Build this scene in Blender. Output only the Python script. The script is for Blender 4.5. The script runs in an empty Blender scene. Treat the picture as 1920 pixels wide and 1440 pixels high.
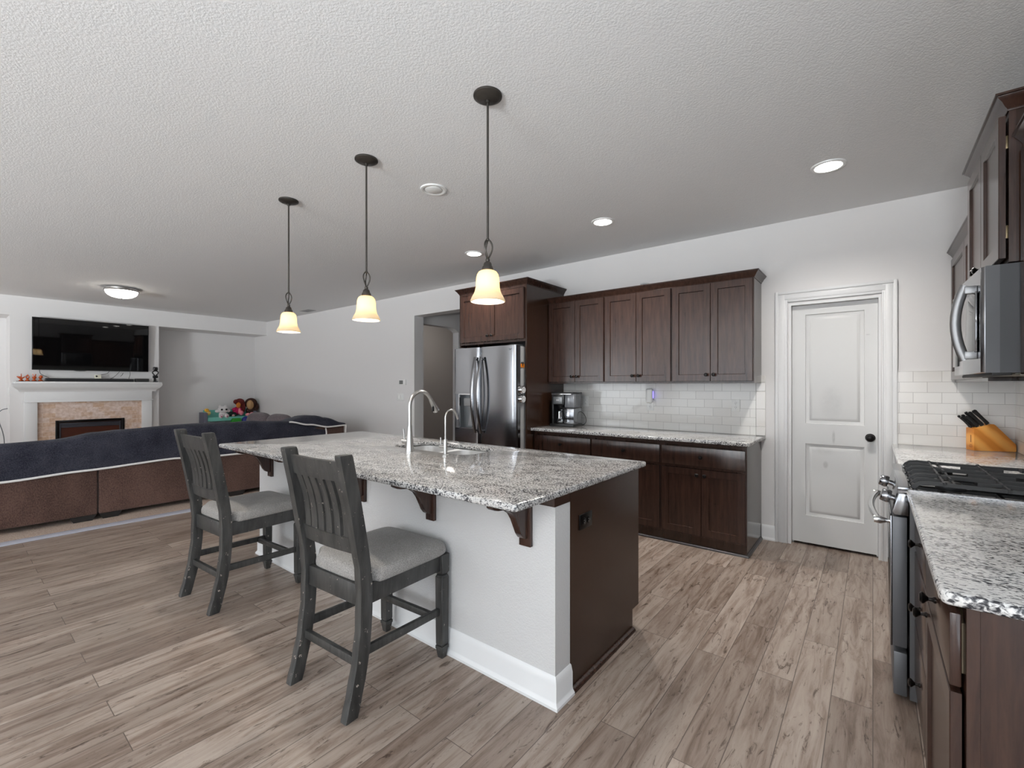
import bpy, bmesh, math, random
from math import pi, sin, cos, radians
from mathutils import Vector, Matrix, noise

random.seed(7)
C = bpy.context.scene.collection
scene = bpy.context.scene

# ------------------------------------------------------------------ camera
cam_d = bpy.data.cameras.new('camera')
cam_d.sensor_width = 36.0
cam_d.sensor_fit = 'HORIZONTAL'
cam_d.lens = 16.0
cam_d.shift_y = 3.5 / 1920
cam_d.clip_start = 0.02
cam = bpy.data.objects.new('camera', cam_d)
cam.location = (0, 0, 1.36)
cam.rotation_euler = (pi / 2, 0, 0.6704)
C.objects.link(cam)
scene.camera = cam

# ------------------------------------------------------------------ view, world
scene.view_settings.view_transform = 'Standard'
scene.view_settings.look = 'None'
scene.view_settings.exposure = 0.0
scene.view_settings.gamma = 1.0
scene.view_settings.use_curve_mapping = False
scene.cycles.use_denoising = True
scene.cycles.max_bounces = 10
scene.cycles.diffuse_bounces = 6
scene.cycles.sample_clamp_indirect = 6.0
scene.cycles.caustics_reflective = False
scene.cycles.caustics_refractive = False
world = bpy.data.worlds.new('world')
scene.world = world
world.use_nodes = True
bg = world.node_tree.nodes['Background']
bg.inputs['Color'].default_value = (0.80, 0.88, 1.0, 1)
bg.inputs['Strength'].default_value = 1.6

ZC = 2.786      # ceiling
D = 4.565       # back wall
R = 0.768       # right wall
L = -10.619     # fireplace bump
LA = -11.226    # alcove wall
FY = -6.5       # wall behind the camera
ZT = 0.9166     # counter top

# daylight through the windows behind the camera
WINDOWS = [(-1.3, 0.6, 0.35, 2.45), (-5.4, -1.9, 0.10, 2.45), (-8.8, -6.2, 0.5, 2.45)]
WPOWER = [62, 62, 95]
GPOWER = [9500, 0, 50]      # added upward lamps outside the windows, put there to brighten the ceiling
for (a, b, z0, z1), pw, gp in zip(WINDOWS, WPOWER, GPOWER):
    gd = bpy.data.lights.new('ceiling_fill', 'AREA')
    gd.shape = 'RECTANGLE'
    gd.size = b - a + 1.0
    gd.size_y = 3.0
    gd.energy = gp
    gd.color = (0.93, 0.97, 1.0)
    go = bpy.data.objects.new('ceiling_fill', gd)
    go.location = ((a + b) / 2, FY - 2.0, -0.05)
    go.rotation_euler = (pi, 0, 0)
    C.objects.link(go)
    ld = bpy.data.lights.new('window_daylight', 'AREA')
    ld.shape = 'RECTANGLE'
    ld.size = b - a
    ld.size_y = z1 - z0
    ld.energy = pw
    ld.color = (0.93, 0.96, 1.0)
    lo = bpy.data.objects.new('window_daylight', ld)
    lo.location = ((a + b) / 2, FY - 0.10, (z0 + z1) / 2)
    lo.rotation_euler = (pi / 2, 0, 0)
    C.objects.link(lo)

ld = bpy.data.lights.new('patio_daylight', 'AREA')
ld.shape = 'RECTANGLE'
ld.size = 3.2
ld.size_y = 2.3
ld.energy = 60
ld.color = (0.86, 0.93, 1.0)
lo = bpy.data.objects.new('patio_daylight', ld)
lo.location = (0.768 + 0.11, -0.9, 1.25)
lo.rotation_euler = (pi / 2, 0, pi / 2)
C.objects.link(lo)
gd = bpy.data.lights.new('patio_ceiling_fill', 'AREA')  # added upward lamp outside the patio door, extra fill for the ceiling
gd.shape = 'RECTANGLE'
gd.size = 3.0
gd.size_y = 3.6
gd.energy = 60
gd.color = (0.93, 0.97, 1.0)
go = bpy.data.objects.new('patio_ceiling_fill', gd)
go.location = (0.768 + 1.9, -0.6, -0.05)
go.rotation_euler = (pi, 0, 0)
C.objects.link(go)

# ------------------------------------------------------------------ helpers
def lin(r, g, b):
    f = lambda c: c / 12.92 if c <= 0.04045 else ((c + 0.055) / 1.055) ** 2.4
    return (f(r / 255), f(g / 255), f(b / 255), 1)


class MB:
    def __init__(self):
        self.bm = bmesh.new()
        self.M = Matrix()

    def _v(self, p):
        return self.bm.verts.new(self.M @ Vector(p))

    def poly(self, faces, verts):
        vs = [self._v(p) for p in verts]
        fs = []
        for f in faces:
            try:
                fs.append(self.bm.faces.new([vs[i] for i in f]))
            except ValueError:
                pass
        return vs, fs

    def _bevel(self, vs, w, seg):
        es = set()
        for v in vs:
            es.update(v.link_edges)
        bmesh.ops.bevel(self.bm, geom=list(es), offset=w, segments=seg, affect='EDGES', profile=0.5, clamp_overlap=True)

    def box(self, x0, x1, y0, y1, z0, z1, bev=0, seg=2):
        x0, x1 = sorted((x0, x1)); y0, y1 = sorted((y0, y1)); z0, z1 = sorted((z0, z1))
        vs, _ = self.poly([(0, 3, 2, 1), (4, 5, 6, 7), (0, 1, 5, 4), (1, 2, 6, 5), (2, 3, 7, 6), (3, 0, 4, 7)],
                          [(x0, y0, z0), (x1, y0, z0), (x1, y1, z0), (x0, y1, z0),
                           (x0, y0, z1), (x1, y0, z1), (x1, y1, z1), (x0, y1, z1)])
        if bev:
            self._bevel(vs, bev, seg)
        return self

    def hexa(self, p, bev=0, seg=2):
        # 8 points: bottom loop of four, top loop of four (ccw from above)
        vs, _ = self.poly([(0, 3, 2, 1), (4, 5, 6, 7), (0, 1, 5, 4), (1, 2, 6, 5), (2, 3, 7, 6), (3, 0, 4, 7)], p)
        if bev:
            self._bevel(vs, bev, seg)
        return self

    def prism(self, pts, axis, a0, a1, bev=0, seg=2):
        # pts: 2-D outline; axis 'x': (y,z), 'y': (x,z), 'z': (x,y)
        def m(p, a):
            return {'x': (a, p[0], p[1]), 'y': (p[0], a, p[1]), 'z': (p[0], p[1], a)}[axis]
        n = len(pts)
        vs, _ = self.poly([tuple(range(n)), tuple(range(2 * n - 1, n - 1, -1))] +
                          [(i, i + n, (i + 1) % n + n, (i + 1) % n) for i in range(n)],
                          [m(p, a0) for p in pts] + [m(p, a1) for p in pts])
        if bev:
            self._bevel(vs, bev, seg)
        return self

    def lathe(self, prof, o=(0, 0, 0), seg=28, axis='z'):
        # prof: list of (radius, height)
        rings = []
        for r, h in prof:
            ring = []
            for k in range(seg):
                a = 2 * pi * k / seg
                if axis == 'z':
                    p = (o[0] + r * cos(a), o[1] + r * sin(a), o[2] + h)
                elif axis == 'x':
                    p = (o[0] + h, o[1] + r * cos(a), o[2] + r * sin(a))
                else:
                    p = (o[0] + r * sin(a), o[1] + h, o[2] + r * cos(a))
                ring.append(self._v(p))
            rings.append(ring)
        for i in range(len(rings) - 1):
            for k in range(seg):
                self.bm.faces.new((rings[i][k], rings[i][(k + 1) % seg], rings[i + 1][(k + 1) % seg], rings[i + 1][k]))
        if prof[0][0] > 1e-6:
            self.bm.faces.new(list(reversed(rings[0])))
        if prof[-1][0] > 1e-6:
            self.bm.faces.new(rings[-1])
        return self

    def cyl(self, p0, p1, r0, r1=None, seg=20):
        return self.tube([p0, p1], [r0, r0 if r1 is None else r1], seg)

    def tube(self, pts, r, seg=12, flat=None):
        # flat: (a, b) elliptical factors
        pts = [Vector(p) for p in pts]
        rs = r if isinstance(r, (list, tuple)) else [r] * len(pts)
        rings = []
        up = None
        for i, p in enumerate(pts):
            if i == 0:
                t = pts[1] - p
            elif i == len(pts) - 1:
                t = p - pts[i - 1]
            else:
                t = (pts[i + 1] - p).normalized() + (p - pts[i - 1]).normalized()
            t.normalize()
            if up is None:
                up = Vector((0, 0, 1)) if abs(t.z) < 0.9 else Vector((1, 0, 0))
            s = t.cross(up); s.normalize()
            up = s.cross(t); up.normalize()
            fa, fb = flat or (1, 1)
            rings.append([self._v(p + (s * cos(2 * pi * k / seg) * fa + up * sin(2 * pi * k / seg) * fb) * rs[i]) for k in range(seg)])
        for i in range(len(rings) - 1):
            for k in range(seg):
                self.bm.faces.new((rings[i][k], rings[i][(k + 1) % seg], rings[i + 1][(k + 1) % seg], rings[i + 1][k]))
        self.bm.faces.new(list(reversed(rings[0])))
        self.bm.faces.new(rings[-1])
        return self

    def ball(self, c, r, su=20, sv=12):
        rx, ry, rz = r if isinstance(r, (list, tuple)) else (r, r, r)
        top = self._v((c[0], c[1], c[2] + rz)); bot = self._v((c[0], c[1], c[2] - rz))
        rings = []
        for j in range(1, sv):
            b = pi * j / sv
            rings.append([self._v((c[0] + rx * sin(b) * cos(2 * pi * k / su), c[1] + ry * sin(b) * sin(2 * pi * k / su), c[2] + rz * cos(b))) for k in range(su)])
        for k in range(su):
            self.bm.faces.new((top, rings[0][k], rings[0][(k + 1) % su]))
            self.bm.faces.new((bot, rings[-1][(k + 1) % su], rings[-1][k]))
        for j in range(len(rings) - 1):
            for k in range(su):
                self.bm.faces.new((rings[j][k], rings[j + 1][k], rings[j + 1][(k + 1) % su], rings[j][(k + 1) % su]))
        return self

    def sweep(self, prof, path, closed=False, caps=True):
        # profile [(out, z)] swept along a 2-D path [(x, y)] with mitred corners; "out" is to the right of travel
        n = len(path)
        P = [Vector((p[0], p[1])) for p in path]
        rows = []
        for i in range(n):
            if closed:
                a = (P[i] - P[i - 1]).normalized(); b = (P[(i + 1) % n] - P[i]).normalized()
            else:
                a = (P[i] - P[i - 1]).normalized() if i > 0 else (P[1] - P[0]).normalized()
                b = (P[i + 1] - P[i]).normalized() if i < n - 1 else a
            na = Vector((a.y, -a.x)); nb = Vector((b.y, -b.x))
            m = (na + nb)
            m = m / max(m.dot(na), 1e-6)
            rows.append([self._v((P[i].x + m.x * o, P[i].y + m.y * o, z)) for o, z in prof])
        k = len(prof)
        for i in range(n if closed else n - 1):
            j = (i + 1) % n
            for q in range(k):
                self.bm.faces.new((rows[i][q], rows[j][q], rows[j][(q + 1) % k], rows[i][(q + 1) % k]))
        if not closed and caps:
            self.bm.faces.new(rows[0]); self.bm.faces.new(list(reversed(rows[-1])))
        return self

    def grid(self, f, nu, nv, closed_u=False):
        vs = [[self._v(f(i / nu, j / nv)) for j in range(nv + 1)] for i in range(nu if closed_u else nu + 1)]
        for i in range(nu):
            for j in range(nv):
                a = vs[i]; b = vs[(i + 1) % len(vs)]
                self.bm.faces.new((a[j], b[j], b[j + 1], a[j + 1]))
        return self

    def frame(self, x0, x1, z0, z1, y0, y1, w, bev=0):
        # rectangular picture-frame lying in the XZ plane
        self.box(x0, x0 + w, y0, y1, z0, z1, bev); self.box(x1 - w, x1, y0, y1, z0, z1, bev)
        self.box(x0 + w, x1 - w, y0, y1, z0, z0 + w, bev); self.box(x0 + w, x1 - w, y0, y1, z1 - w, z1, bev)
        return self

    def shaker(self, x0, x1, z0, z1, y0=-0.02, st=0.058, rec=0.009):
        # door slab whose front is at y0 and whose back is at y = 0
        vs = []
        i = st; e = 0.002
        o = [(x0 + e, y0, z0 + e), (x1 - e, y0, z0 + e), (x1 - e, y0, z1 - e), (x0 + e, y0, z1 - e)]
        ob = [(x0, y0 + e, z0), (x1, y0 + e, z0), (x1, y0 + e, z1), (x0, y0 + e, z1)]
        bk = [(x0, 0, z0), (x1, 0, z0), (x1, 0, z1), (x0, 0, z1)]
        n1 = [(x0 + i, y0, z0 + i), (x1 - i, y0, z0 + i), (x1 - i, y0, z1 - i), (x0 + i, y0, z1 - i)]
        j = i + 0.004
        n2 = [(x0 + j, y0 + rec, z0 + j), (x1 - j, y0 + rec, z0 + j), (x1 - j, y0 + rec, z1 - j), (x0 + j, y0 + rec, z1 - j)]
        loops = [bk, ob, o, n1, n2]
        verts = [p for l in loops for p in l]
        faces = []
        for a in range(4):
            for k in range(4):
                faces.append((a * 4 + k, a * 4 + (k + 1) % 4, (a + 1) * 4 + (k + 1) % 4, (a + 1) * 4 + k))
        faces.append((16, 17, 18, 19)); faces.append((3, 2, 1, 0))
        self.poly(faces, verts)
        return self

    def knob(self, x, z, y=-0.02, s=1.0):
        # mushroom cabinet knob pointing to -y
        self.lathe([(0.009 * s, 0), (0.009 * s, -0.003), (0.0055 * s, -0.007), (0.005 * s, -0.014), (0.009 * s, -0.019), (0.015 * s, -0.024), (0.016 * s, -0.028), (0.011 * s, -0.033), (0.0, -0.034)], (x, y, z), 16, 'y')
        return self


def smooth(pts, n=6):
    P = [Vector(p) for p in pts]
    P = [P[0]] + P + [P[-1]]
    out = []
    for i in range(1, len(P) - 2):
        a, b, c, d = P[i - 1], P[i], P[i + 1], P[i + 2]
        for k in range(n):
            t = k / n
            out.append(0.5 * ((2 * b) + (c - a) * t + (2 * a - 5 * b + 4 * c - d) * t * t + (3 * b - a - 3 * c + d) * t ** 3))
    out.append(P[-2])
    return out


THINGS = {}


def build(name, mb, mat, inv=None, smooth=True, angle=38):
    bm = mb.bm
    if inv is not None:
        bm.transform(inv)
    bmesh.ops.recalc_face_normals(bm, faces=bm.faces)
    me = bpy.data.meshes.new(name)
    bm.to_mesh(me)
    bm.free()
    if smooth:
        me.polygons.foreach_set('use_smooth', [True] * len(me.polygons))
        me.set_sharp_from_angle(angle=radians(angle))
    for m in (mat if isinstance(mat, (list, tuple)) else [mat]):
        me.materials.append(m)
    o = bpy.data.objects.new(name, me)
    C.objects.link(o)
    return o


def thing(name, label, cat, loc=(0, 0, 0), rotz=0.0, group=None):
    o = bpy.data.objects.new(name, None)
    o.empty_display_size = 0.1
    o.location = loc
    o.rotation_euler = (0, 0, rotz)
    C.objects.link(o)
    o['label'] = label
    o['category'] = cat
    if group:
        o['group'] = group
    THINGS[o.name] = (Matrix.Translation(loc) @ Matrix.Rotation(rotz, 4, 'Z')).inverted()
    return o


def root_of(o):
    while o.parent:
        o = o.parent
    return o


def part(name, mb, mat, parent, local=False, label=None, smooth=True, angle=38):
    r = root_of(parent)
    inv = None if local else THINGS[r.name]
    o = build(name, mb, mat, inv, smooth, angle)
    o.parent = parent
    if label:
        o['label'] = label
    return o


def solo(name, mb, mat, label, cat, group=None, smooth=True, angle=38):
    # a thing that is one mesh, its origin at the middle of its base
    vs = [v.co for v in mb.bm.verts]
    lo = Vector([min(v[i] for v in vs) for i in range(3)]); hi = Vector([max(v[i] for v in vs) for i in range(3)])
    c = Vector(((lo.x + hi.x) / 2, (lo.y + hi.y) / 2, lo.z))
    o = build(name, mb, mat, Matrix.Translation(-c), smooth, angle)
    o.location = c
    o['label'] = label
    o['category'] = cat
    if group:
        o['group'] = group
    THINGS[o.name] = Matrix.Translation(-c)
    return o


def struct(name, mb, mat, parent=None, smooth=True):
    o = build(name, mb, mat, None, smooth)
    if parent:
        o.parent = parent
    else:
        o['kind'] = 'structure'
        THINGS[o.name] = Matrix()
    return o


def dup(root, loc, rotz, label, group=None):
    r = root.copy()
    C.objects.link(r)
    r.location = loc
    r.rotation_euler = (0, 0, rotz)
    r['label'] = label
    if group:
        r['group'] = group
    def rec(src, dst):
        for ch in list(src.children):
            c = ch.copy(); C.objects.link(c); c.parent = dst
            rec(ch, c)
    rec(root, r)
    return r


# ------------------------------------------------------------------ materials
def mat(name, col, rough=0.5, metal=0.0, spec=0.5, coat=0.0, coat_rough=0.1):
    m = bpy.data.materials.new(name)
    m.use_nodes = True
    b = m.node_tree.nodes['Principled BSDF']
    b.inputs['Base Color'].default_value = col
    b.inputs['Roughness'].default_value = rough
    b.inputs['Metallic'].default_value = metal
    b.inputs['Specular IOR Level'].default_value = spec
    b.inputs['Coat Weight'].default_value = coat
    b.inputs['Coat Roughness'].default_value = coat_rough
    return m


def N(m, typ, **kw):
    n = m.node_tree.nodes.new(typ)
    for k, v in kw.items():
        if k in n.inputs:
            n.inputs[k].default_value = v
        else:
            setattr(n, k, v)
    return n


def LK(m, a, ao, b, bi):
    m.node_tree.links.new(a.outputs[ao], b.inputs[bi])


def bsdf(m):
    return m.node_tree.nodes['Principled BSDF']


def coords(m, scale=(1, 1, 1), rot=(0, 0, 0), loc=(0, 0, 0)):
    tc = N(m, 'ShaderNodeTexCoord')
    mp = N(m, 'ShaderNodeMapping')
    mp.inputs['Scale'].default_value = scale
    mp.inputs['Rotation'].default_value = rot
    mp.inputs['Location'].default_value = loc
    LK(m, tc, 'Object', mp, 'Vector')
    return mp


def ramp(m, stops, interp='LINEAR'):
    r = N(m, 'ShaderNodeValToRGB')
    cr = r.color_ramp
    cr.interpolation = interp
    while len(cr.elements) > 1:
        cr.elements.remove(cr.elements[-1])
    cr.elements[0].position = stops[0][0]; cr.elements[0].color = stops[0][1]
    for p, c in stops[1:]:
        e = cr.elements.new(p); e.color = c
    return r


def bump(m, src, out, strength, dist, link=True):
    b = N(m, 'ShaderNodeBump')
    b.inputs['Strength'].default_value = strength
    b.inputs['Distance'].default_value = dist
    LK(m, src, out, b, 'Height')
    if link:
        LK(m, b, 'Normal', bsdf(m), 'Normal')
    return b


def paint(name, col, scale, strength, dist=0.004, rough=0.6, detail=3):
    m = mat(name, col, rough, spec=0.35)
    mp = coords(m)
    n = N(m, 'ShaderNodeTexNoise', Scale=scale, Detail=detail, Roughness=0.5)
    LK(m, mp, 'Vector', n, 'Vector')
    r = ramp(m, [(0.35, (0, 0, 0, 1)), (0.65, (1, 1, 1, 1))])
    LK(m, n, 'Fac', r, 'Fac')
    bump(m, r, 'Color', strength, dist)
    return m


def wood(name, c0, c1, rough=0.35, scale=(14, 14, 1.2), coat=0.0):
    m = mat(name, c0, rough, coat=coat)
    mp = coords(m, scale)
    n = N(m, 'ShaderNodeTexNoise', Scale=3.0, Detail=6, Roughness=0.65, Distortion=0.4)
    LK(m, mp, 'Vector', n, 'Vector')
    r = ramp(m, [(0.3, c0), (0.7, c1)])
    LK(m, n, 'Fac', r, 'Fac')
    LK(m, r, 'Color', bsdf(m), 'Base Color')
    bump(m, n, 'Fac', 0.05, 0.002)
    return m


M_wall = paint('wall_paint', lin(218, 216, 215), 190, 0.10, 0.003)
M_ceil = paint('ceiling_texture', lin(224, 224, 224), 110, 0.22, 0.004, 0.8)
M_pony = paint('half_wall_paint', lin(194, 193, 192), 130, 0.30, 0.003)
M_trim = mat('white_trim', lin(216, 216, 216), 0.38)
M_door = mat('white_door', lin(207, 207, 206), 0.4)
def scuffs(m, col, marks):
    # a few worn grey rubs at fixed spots of the door: (x, z, half width, half height, strength)
    b = bsdf(m)
    tc = N(m, 'ShaderNodeTexCoord')
    nz = N(m, 'ShaderNodeTexNoise', Scale=30, Detail=4)
    LK(m, tc, 'Object', nz, 'Vector')
    total = None
    for (x, z, w, h, st) in marks:
        mp = N(m, 'ShaderNodeMapping')
        mp.inputs['Location'].default_value = (-x / w, 0, -z / h)
        mp.inputs['Scale'].default_value = (1 / w, 0, 1 / h)
        LK(m, tc, 'Object', mp, 'Vector')
        ln = N(m, 'ShaderNodeVectorMath', operation='LENGTH')
        LK(m, mp, 'Vector', ln, 0)
        mr = N(m, 'ShaderNodeMapRange')
        mr.inputs['From Min'].default_value = 1.0; mr.inputs['From Max'].default_value = 0.4
        mr.inputs['To Max'].default_value = st
        LK(m, ln, 'Value', mr, 'Value')
        if total is None:
            total = mr
        else:
            a = N(m, 'ShaderNodeMath', operation='ADD')
            m.node_tree.links.new(total.outputs[0], a.inputs[0]); m.node_tree.links.new(mr.outputs[0], a.inputs[1])
            total = a
    mu = N(m, 'ShaderNodeMath', operation='MULTIPLY')
    m.node_tree.links.new(total.outputs[0], mu.inputs[0]); LK(m, nz, 'Fac', mu, 1)
    mx = N(m, 'ShaderNodeMix', data_type='RGBA')
    m.node_tree.links.new(mu.outputs[0], mx.inputs['Factor'])
    mx.inputs[6].default_value = col
    mx.inputs[7].default_value = lin(120, 120, 120)
    m.node_tree.links.new(mx.outputs[2], b.inputs['Base Color'])

scuffs(M_door, lin(207, 207, 206), [(-0.255, 0.935, 0.013, 0.065, 0.7), (-0.31, 0.70, 0.022, 0.035, 0.6), (-0.27, 1.22, 0.09, 0.16, 0.22), (-0.03, 1.77, 0.018, 0.007, 0.5), (-0.32, 0.82, 0.09, 0.05, 0.2)])
M_espresso = wood('espresso_wood', lin(41, 26, 21), lin(63, 43, 35), 0.22)
M_espresso_side = wood('espresso_laminate', lin(38, 23, 16), lin(58, 38, 27), 0.24, (22, 22, 0.8))
M_brass = mat('brass_hinge', lin(104, 92, 70), 0.4, 0.9)
M_boxwood = mat('drawer_box_birch', lin(196, 178, 150), 0.5)
M_espresso_gloss = wood('espresso_end_skin', lin(40, 25, 18), lin(50, 32, 23), 0.13)
M_black_metal = mat('black_bronze', lin(24, 21, 20), 0.3, 0.7)
M_bronze = mat('oil_rubbed_bronze', lin(74, 70, 66), 0.42, 0.75)
M_stainless = mat('stainless_steel', lin(146, 147, 150), 0.15, 1.0)
M_sink = mat('brushed_sink_steel', lin(214, 214, 214), 0.5, 1.0)
M_nickel = mat('brushed_nickel', lin(192, 191, 189), 0.28, 1.0)
M_chrome = mat('polished_chrome', lin(215, 215, 215), 0.12, 1.0)
M_dark_steel = mat('dark_grey_enamel', lin(96, 97, 100), 0.4, 0.4)
M_black_plastic = mat('black_plastic', lin(22, 22, 23), 0.35)
M_black_gloss = mat('black_gloss', lin(8, 8, 9), 0.025)
M_iron = mat('cast_iron', lin(38, 38, 39), 0.55)
M_white_plastic = mat('white_plastic', lin(226, 226, 224), 0.35)
M_dark_slot = mat('dark_slot', lin(30, 30, 30), 0.6)
M_grey_plastic = mat('grey_plastic', lin(140, 140, 140), 0.4)
M_rubber = mat('grey_cable', lin(96, 98, 100), 0.5)
M_black_cable = mat('black_cable', lin(20, 20, 20), 0.5)
M_gap = mat('shadow_gap', lin(12, 10, 10), 0.8)

# brushed steel
for m_, sc in ((M_stainless, (1, 1, 160)), (M_sink, (1, 1, 60))):
    mp_ = coords(m_, sc)
    n_ = N(m_, 'ShaderNodeTexNoise', Scale=4.0, Detail=3)
    LK(m_, mp_, 'Vector', n_, 'Vector')
    bump(m_, n_, 'Fac', 0.04, 0.002)

# granite
def granite(name, rot, sh=0.0, scale=104, wh=0, wt=0.28):
    m = mat(name, lin(200, 195, 190), 0.09, spec=0.5)
    mp = coords(m, (1.0, 1.75, 1.3), (0, 0, rot))
    n1 = N(m, 'ShaderNodeTexNoise', Scale=scale, Detail=3, Roughness=0.55, Distortion=0.5)
    LK(m, mp, 'Vector', n1, 'Vector')
    n2 = N(m, 'ShaderNodeTexNoise', Scale=11, Detail=3, Roughness=0.6, Distortion=0.4)
    LK(m, mp, 'Vector', n2, 'Vector')
    add = N(m, 'ShaderNodeMath', operation='MULTIPLY_ADD')
    add.inputs[1].default_value = wt
    sh = sh + (0.55 - wt) * 0.5
    LK(m, n2, 'Fac', add, 0)
    LK(m, n1, 'Fac', add, 2)
    r = ramp(m, [(0.645 - sh, lin(46, 47, 51)), (0.69 - sh, lin(96, 96, 99)), (0.735 - sh, lin(146, 145, 145)), (0.785 - sh, lin(182 + wh, 181 + wh, 179 + wh)), (0.86 - sh, lin(206 + wh, 205 + wh, 203 + wh)), (0.97 - sh, lin(180 + wh, 179 + wh, 178 + wh))])
    LK(m, add, 'Value', r, 'Fac')
    mp3 = coords(m, (1, 1, 1))
    n3 = N(m, 'ShaderNodeTexNoise', Scale=4, Detail=2)
    LK(m, mp3, 'Vector', n3, 'Vector')
    r3 = ramp(m, [(0.4, lin(250, 250, 250)), (0.66, lin(244, 242, 240))])
    LK(m, n3, 'Fac', r3, 'Fac')
    mx = N(m, 'ShaderNodeMix', data_type='RGBA', blend_type='MULTIPLY')
    mx.inputs['Factor'].default_value = 1.0
    m.node_tree.links.new(r.outputs['Color'], mx.inputs[6])
    m.node_tree.links.new(r3.outputs['Color'], mx.inputs[7])
    m.node_tree.links.new(mx.outputs[2], bsdf(m).inputs['Base Color'])
    return m

M_granite = granite('speckled_granite', -0.5, -0.018)
M_granite_b = granite('speckled_granite_right', 0.25, 0.03, 76, 24, 0.5)

# wood plank floor: planks run along Y
def plank_floor():
    m = mat('grey_oak_planks', lin(140, 124, 114), 0.36, spec=0.4)
    mp = coords(m, (1, 1, 1), (0, 0, pi / 2))
    br = N(m, 'ShaderNodeTexBrick')
    br.offset = 0.37; br.offset_frequency = 2; br.squash = 1.0
    br.inputs['Color1'].default_value = (0, 0, 0, 1)
    br.inputs['Color2'].default_value = (1, 1, 1, 1)
    br.inputs['Mortar'].default_value = (0.5, 0.5, 0.5, 1)
    br.inputs['Scale'].default_value = 1.0
    br.inputs['Mortar Size'].default_value = 0.0016
    br.inputs['Mortar Smooth'].default_value = 0.2
    br.inputs['Brick Width'].default_value = 1.22
    br.inputs['Row Height'].default_value = 0.144
    LK(m, mp, 'Vector', br, 'Vector')
    base = ramp(m, [(0.0, lin(140, 126, 116)), (0.5, lin(156, 143, 133)), (1.0, lin(173, 160, 150))])
    LK(m, br, 'Color', base, 'Fac')
    # shift grain per plank
    tc = N(m, 'ShaderNodeTexCoord')
    sep = N(m, 'ShaderNodeVectorMath', operation='MULTIPLY')
    sep.inputs[1].default_value = (9.0, 0.9, 1.0)
    LK(m, tc, 'Object', sep, 0)
    sh = N(m, 'ShaderNodeVectorMath', operation='SCALE')
    sh.inputs['Scale'].default_value = 37.0
    LK(m, br, 'Color', sh, 0)
    ad = N(m, 'ShaderNodeVectorMath', operation='ADD')
    LK(m, sep, 'Vector', ad, 0); LK(m, sh, 'Vector', ad, 1)
    g = N(m, 'ShaderNodeTexNoise', Scale=2.6, Detail=8, Roughness=0.68, Distortion=0.7)
    LK(m, ad, 'Vector', g, 'Vector')
    gr = ramp(m, [(0.28, lin(150, 134, 122)), (0.42, lin(208, 198, 191)), (0.53, lin(240, 236, 233)), (0.66, lin(255, 254, 252))])
    LK(m, g, 'Fac', gr, 'Fac')
    mx = N(m, 'ShaderNodeMix', data_type='RGBA', blend_type='MULTIPLY')
    mx.inputs['Factor'].default_value = 1.0
    m.node_tree.links.new(base.outputs['Color'], mx.inputs[6])
    m.node_tree.links.new(gr.outputs['Color'], mx.inputs[7])
    # dark distressed marks
    sp2 = N(m, 'ShaderNodeVectorMath', operation='MULTIPLY')
    sp2.inputs[1].default_value = (16.0, 3.2, 1.0)
    LK(m, tc, 'Object', sp2, 0)
    ad2 = N(m, 'ShaderNodeVectorMath', operation='ADD')
    LK(m, sp2, 'Vector', ad2, 0); LK(m, sh, 'Vector', ad2, 1)
    g2 = N(m, 'ShaderNodeTexNoise', Scale=1.7, Detail=5, Roughness=0.75, Distortion=1.6)
    LK(m, ad2, 'Vector', g2, 'Vector')
    r2 = ramp(m, [(0.34, lin(124, 108, 96)), (0.43, (1, 1, 1, 1))])
    LK(m, g2, 'Fac', r2, 'Fac')
    mx2 = N(m, 'ShaderNodeMix', data_type='RGBA', blend_type='MULTIPLY')
    mx2.inputs['Factor'].default_value = 0.85
    m.node_tree.links.new(mx.outputs[2], mx2.inputs[6])
    m.node_tree.links.new(r2.outputs['Color'], mx2.inputs[7])
    # seams
    mx3 = N(m, 'ShaderNodeMix', data_type='RGBA')
    m.node_tree.links.new(br.outputs['Fac'], mx3.inputs['Factor'])
    m.node_tree.links.new(mx2.outputs[2], mx3.inputs[6])
    mx3.inputs[7].default_value = lin(84, 72, 65)
    m.node_tree.links.new(mx3.outputs[2], bsdf(m).inputs['Base Color'])
    bump(m, g, 'Fac', 0.06, 0.002)
    return m

M_floor = plank_floor()

def carpet():
    m = mat('beige_carpet', lin(186, 166, 152), 0.95, spec=0.1)
    mp = coords(m)
    n = N(m, 'ShaderNodeTexNoise', Scale=180, Detail=2)
    LK(m, mp, 'Vector', n, 'Vector')
    r = ramp(m, [(0.35, lin(160, 138, 124)), (0.65, lin(205, 188, 174))])
    LK(m, n, 'Fac', r, 'Fac'); LK(m, r, 'Color', bsdf(m), 'Base Color')
    bump(m, n, 'Fac', 0.6, 0.01)
    return m

M_carpet = carpet()

def fabric(name, c0, c1, scale=220, stretch=(1, 1, 1), strength=0.3, rough=0.9, cloud=3.0):
    m = mat(name, c0, rough, spec=0.15)
    bsdf(m).inputs['Sheen Weight'].default_value = 0.15
    mp = coords(m, stretch)
    n = N(m, 'ShaderNodeTexNoise', Scale=scale, Detail=2)
    LK(m, mp, 'Vector', n, 'Vector')
    n2 = N(m, 'ShaderNodeTexNoise', Scale=cloud, Detail=4)
    LK(m, mp, 'Vector', n2, 'Vector')
    a = N(m, 'ShaderNodeMath', operation='MULTIPLY_ADD')
    a.inputs[1].default_value = 0.6
    LK(m, n2, 'Fac', a, 0); LK(m, n, 'Fac', a, 2)
    r = ramp(m, [(0.6, c0), (1.0, c1)])
    LK(m, a, 'Value', r, 'Fac'); LK(m, r, 'Color', bsdf(m), 'Base Color')
    bump(m, n, 'Fac', strength, 0.004)
    return m

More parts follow.
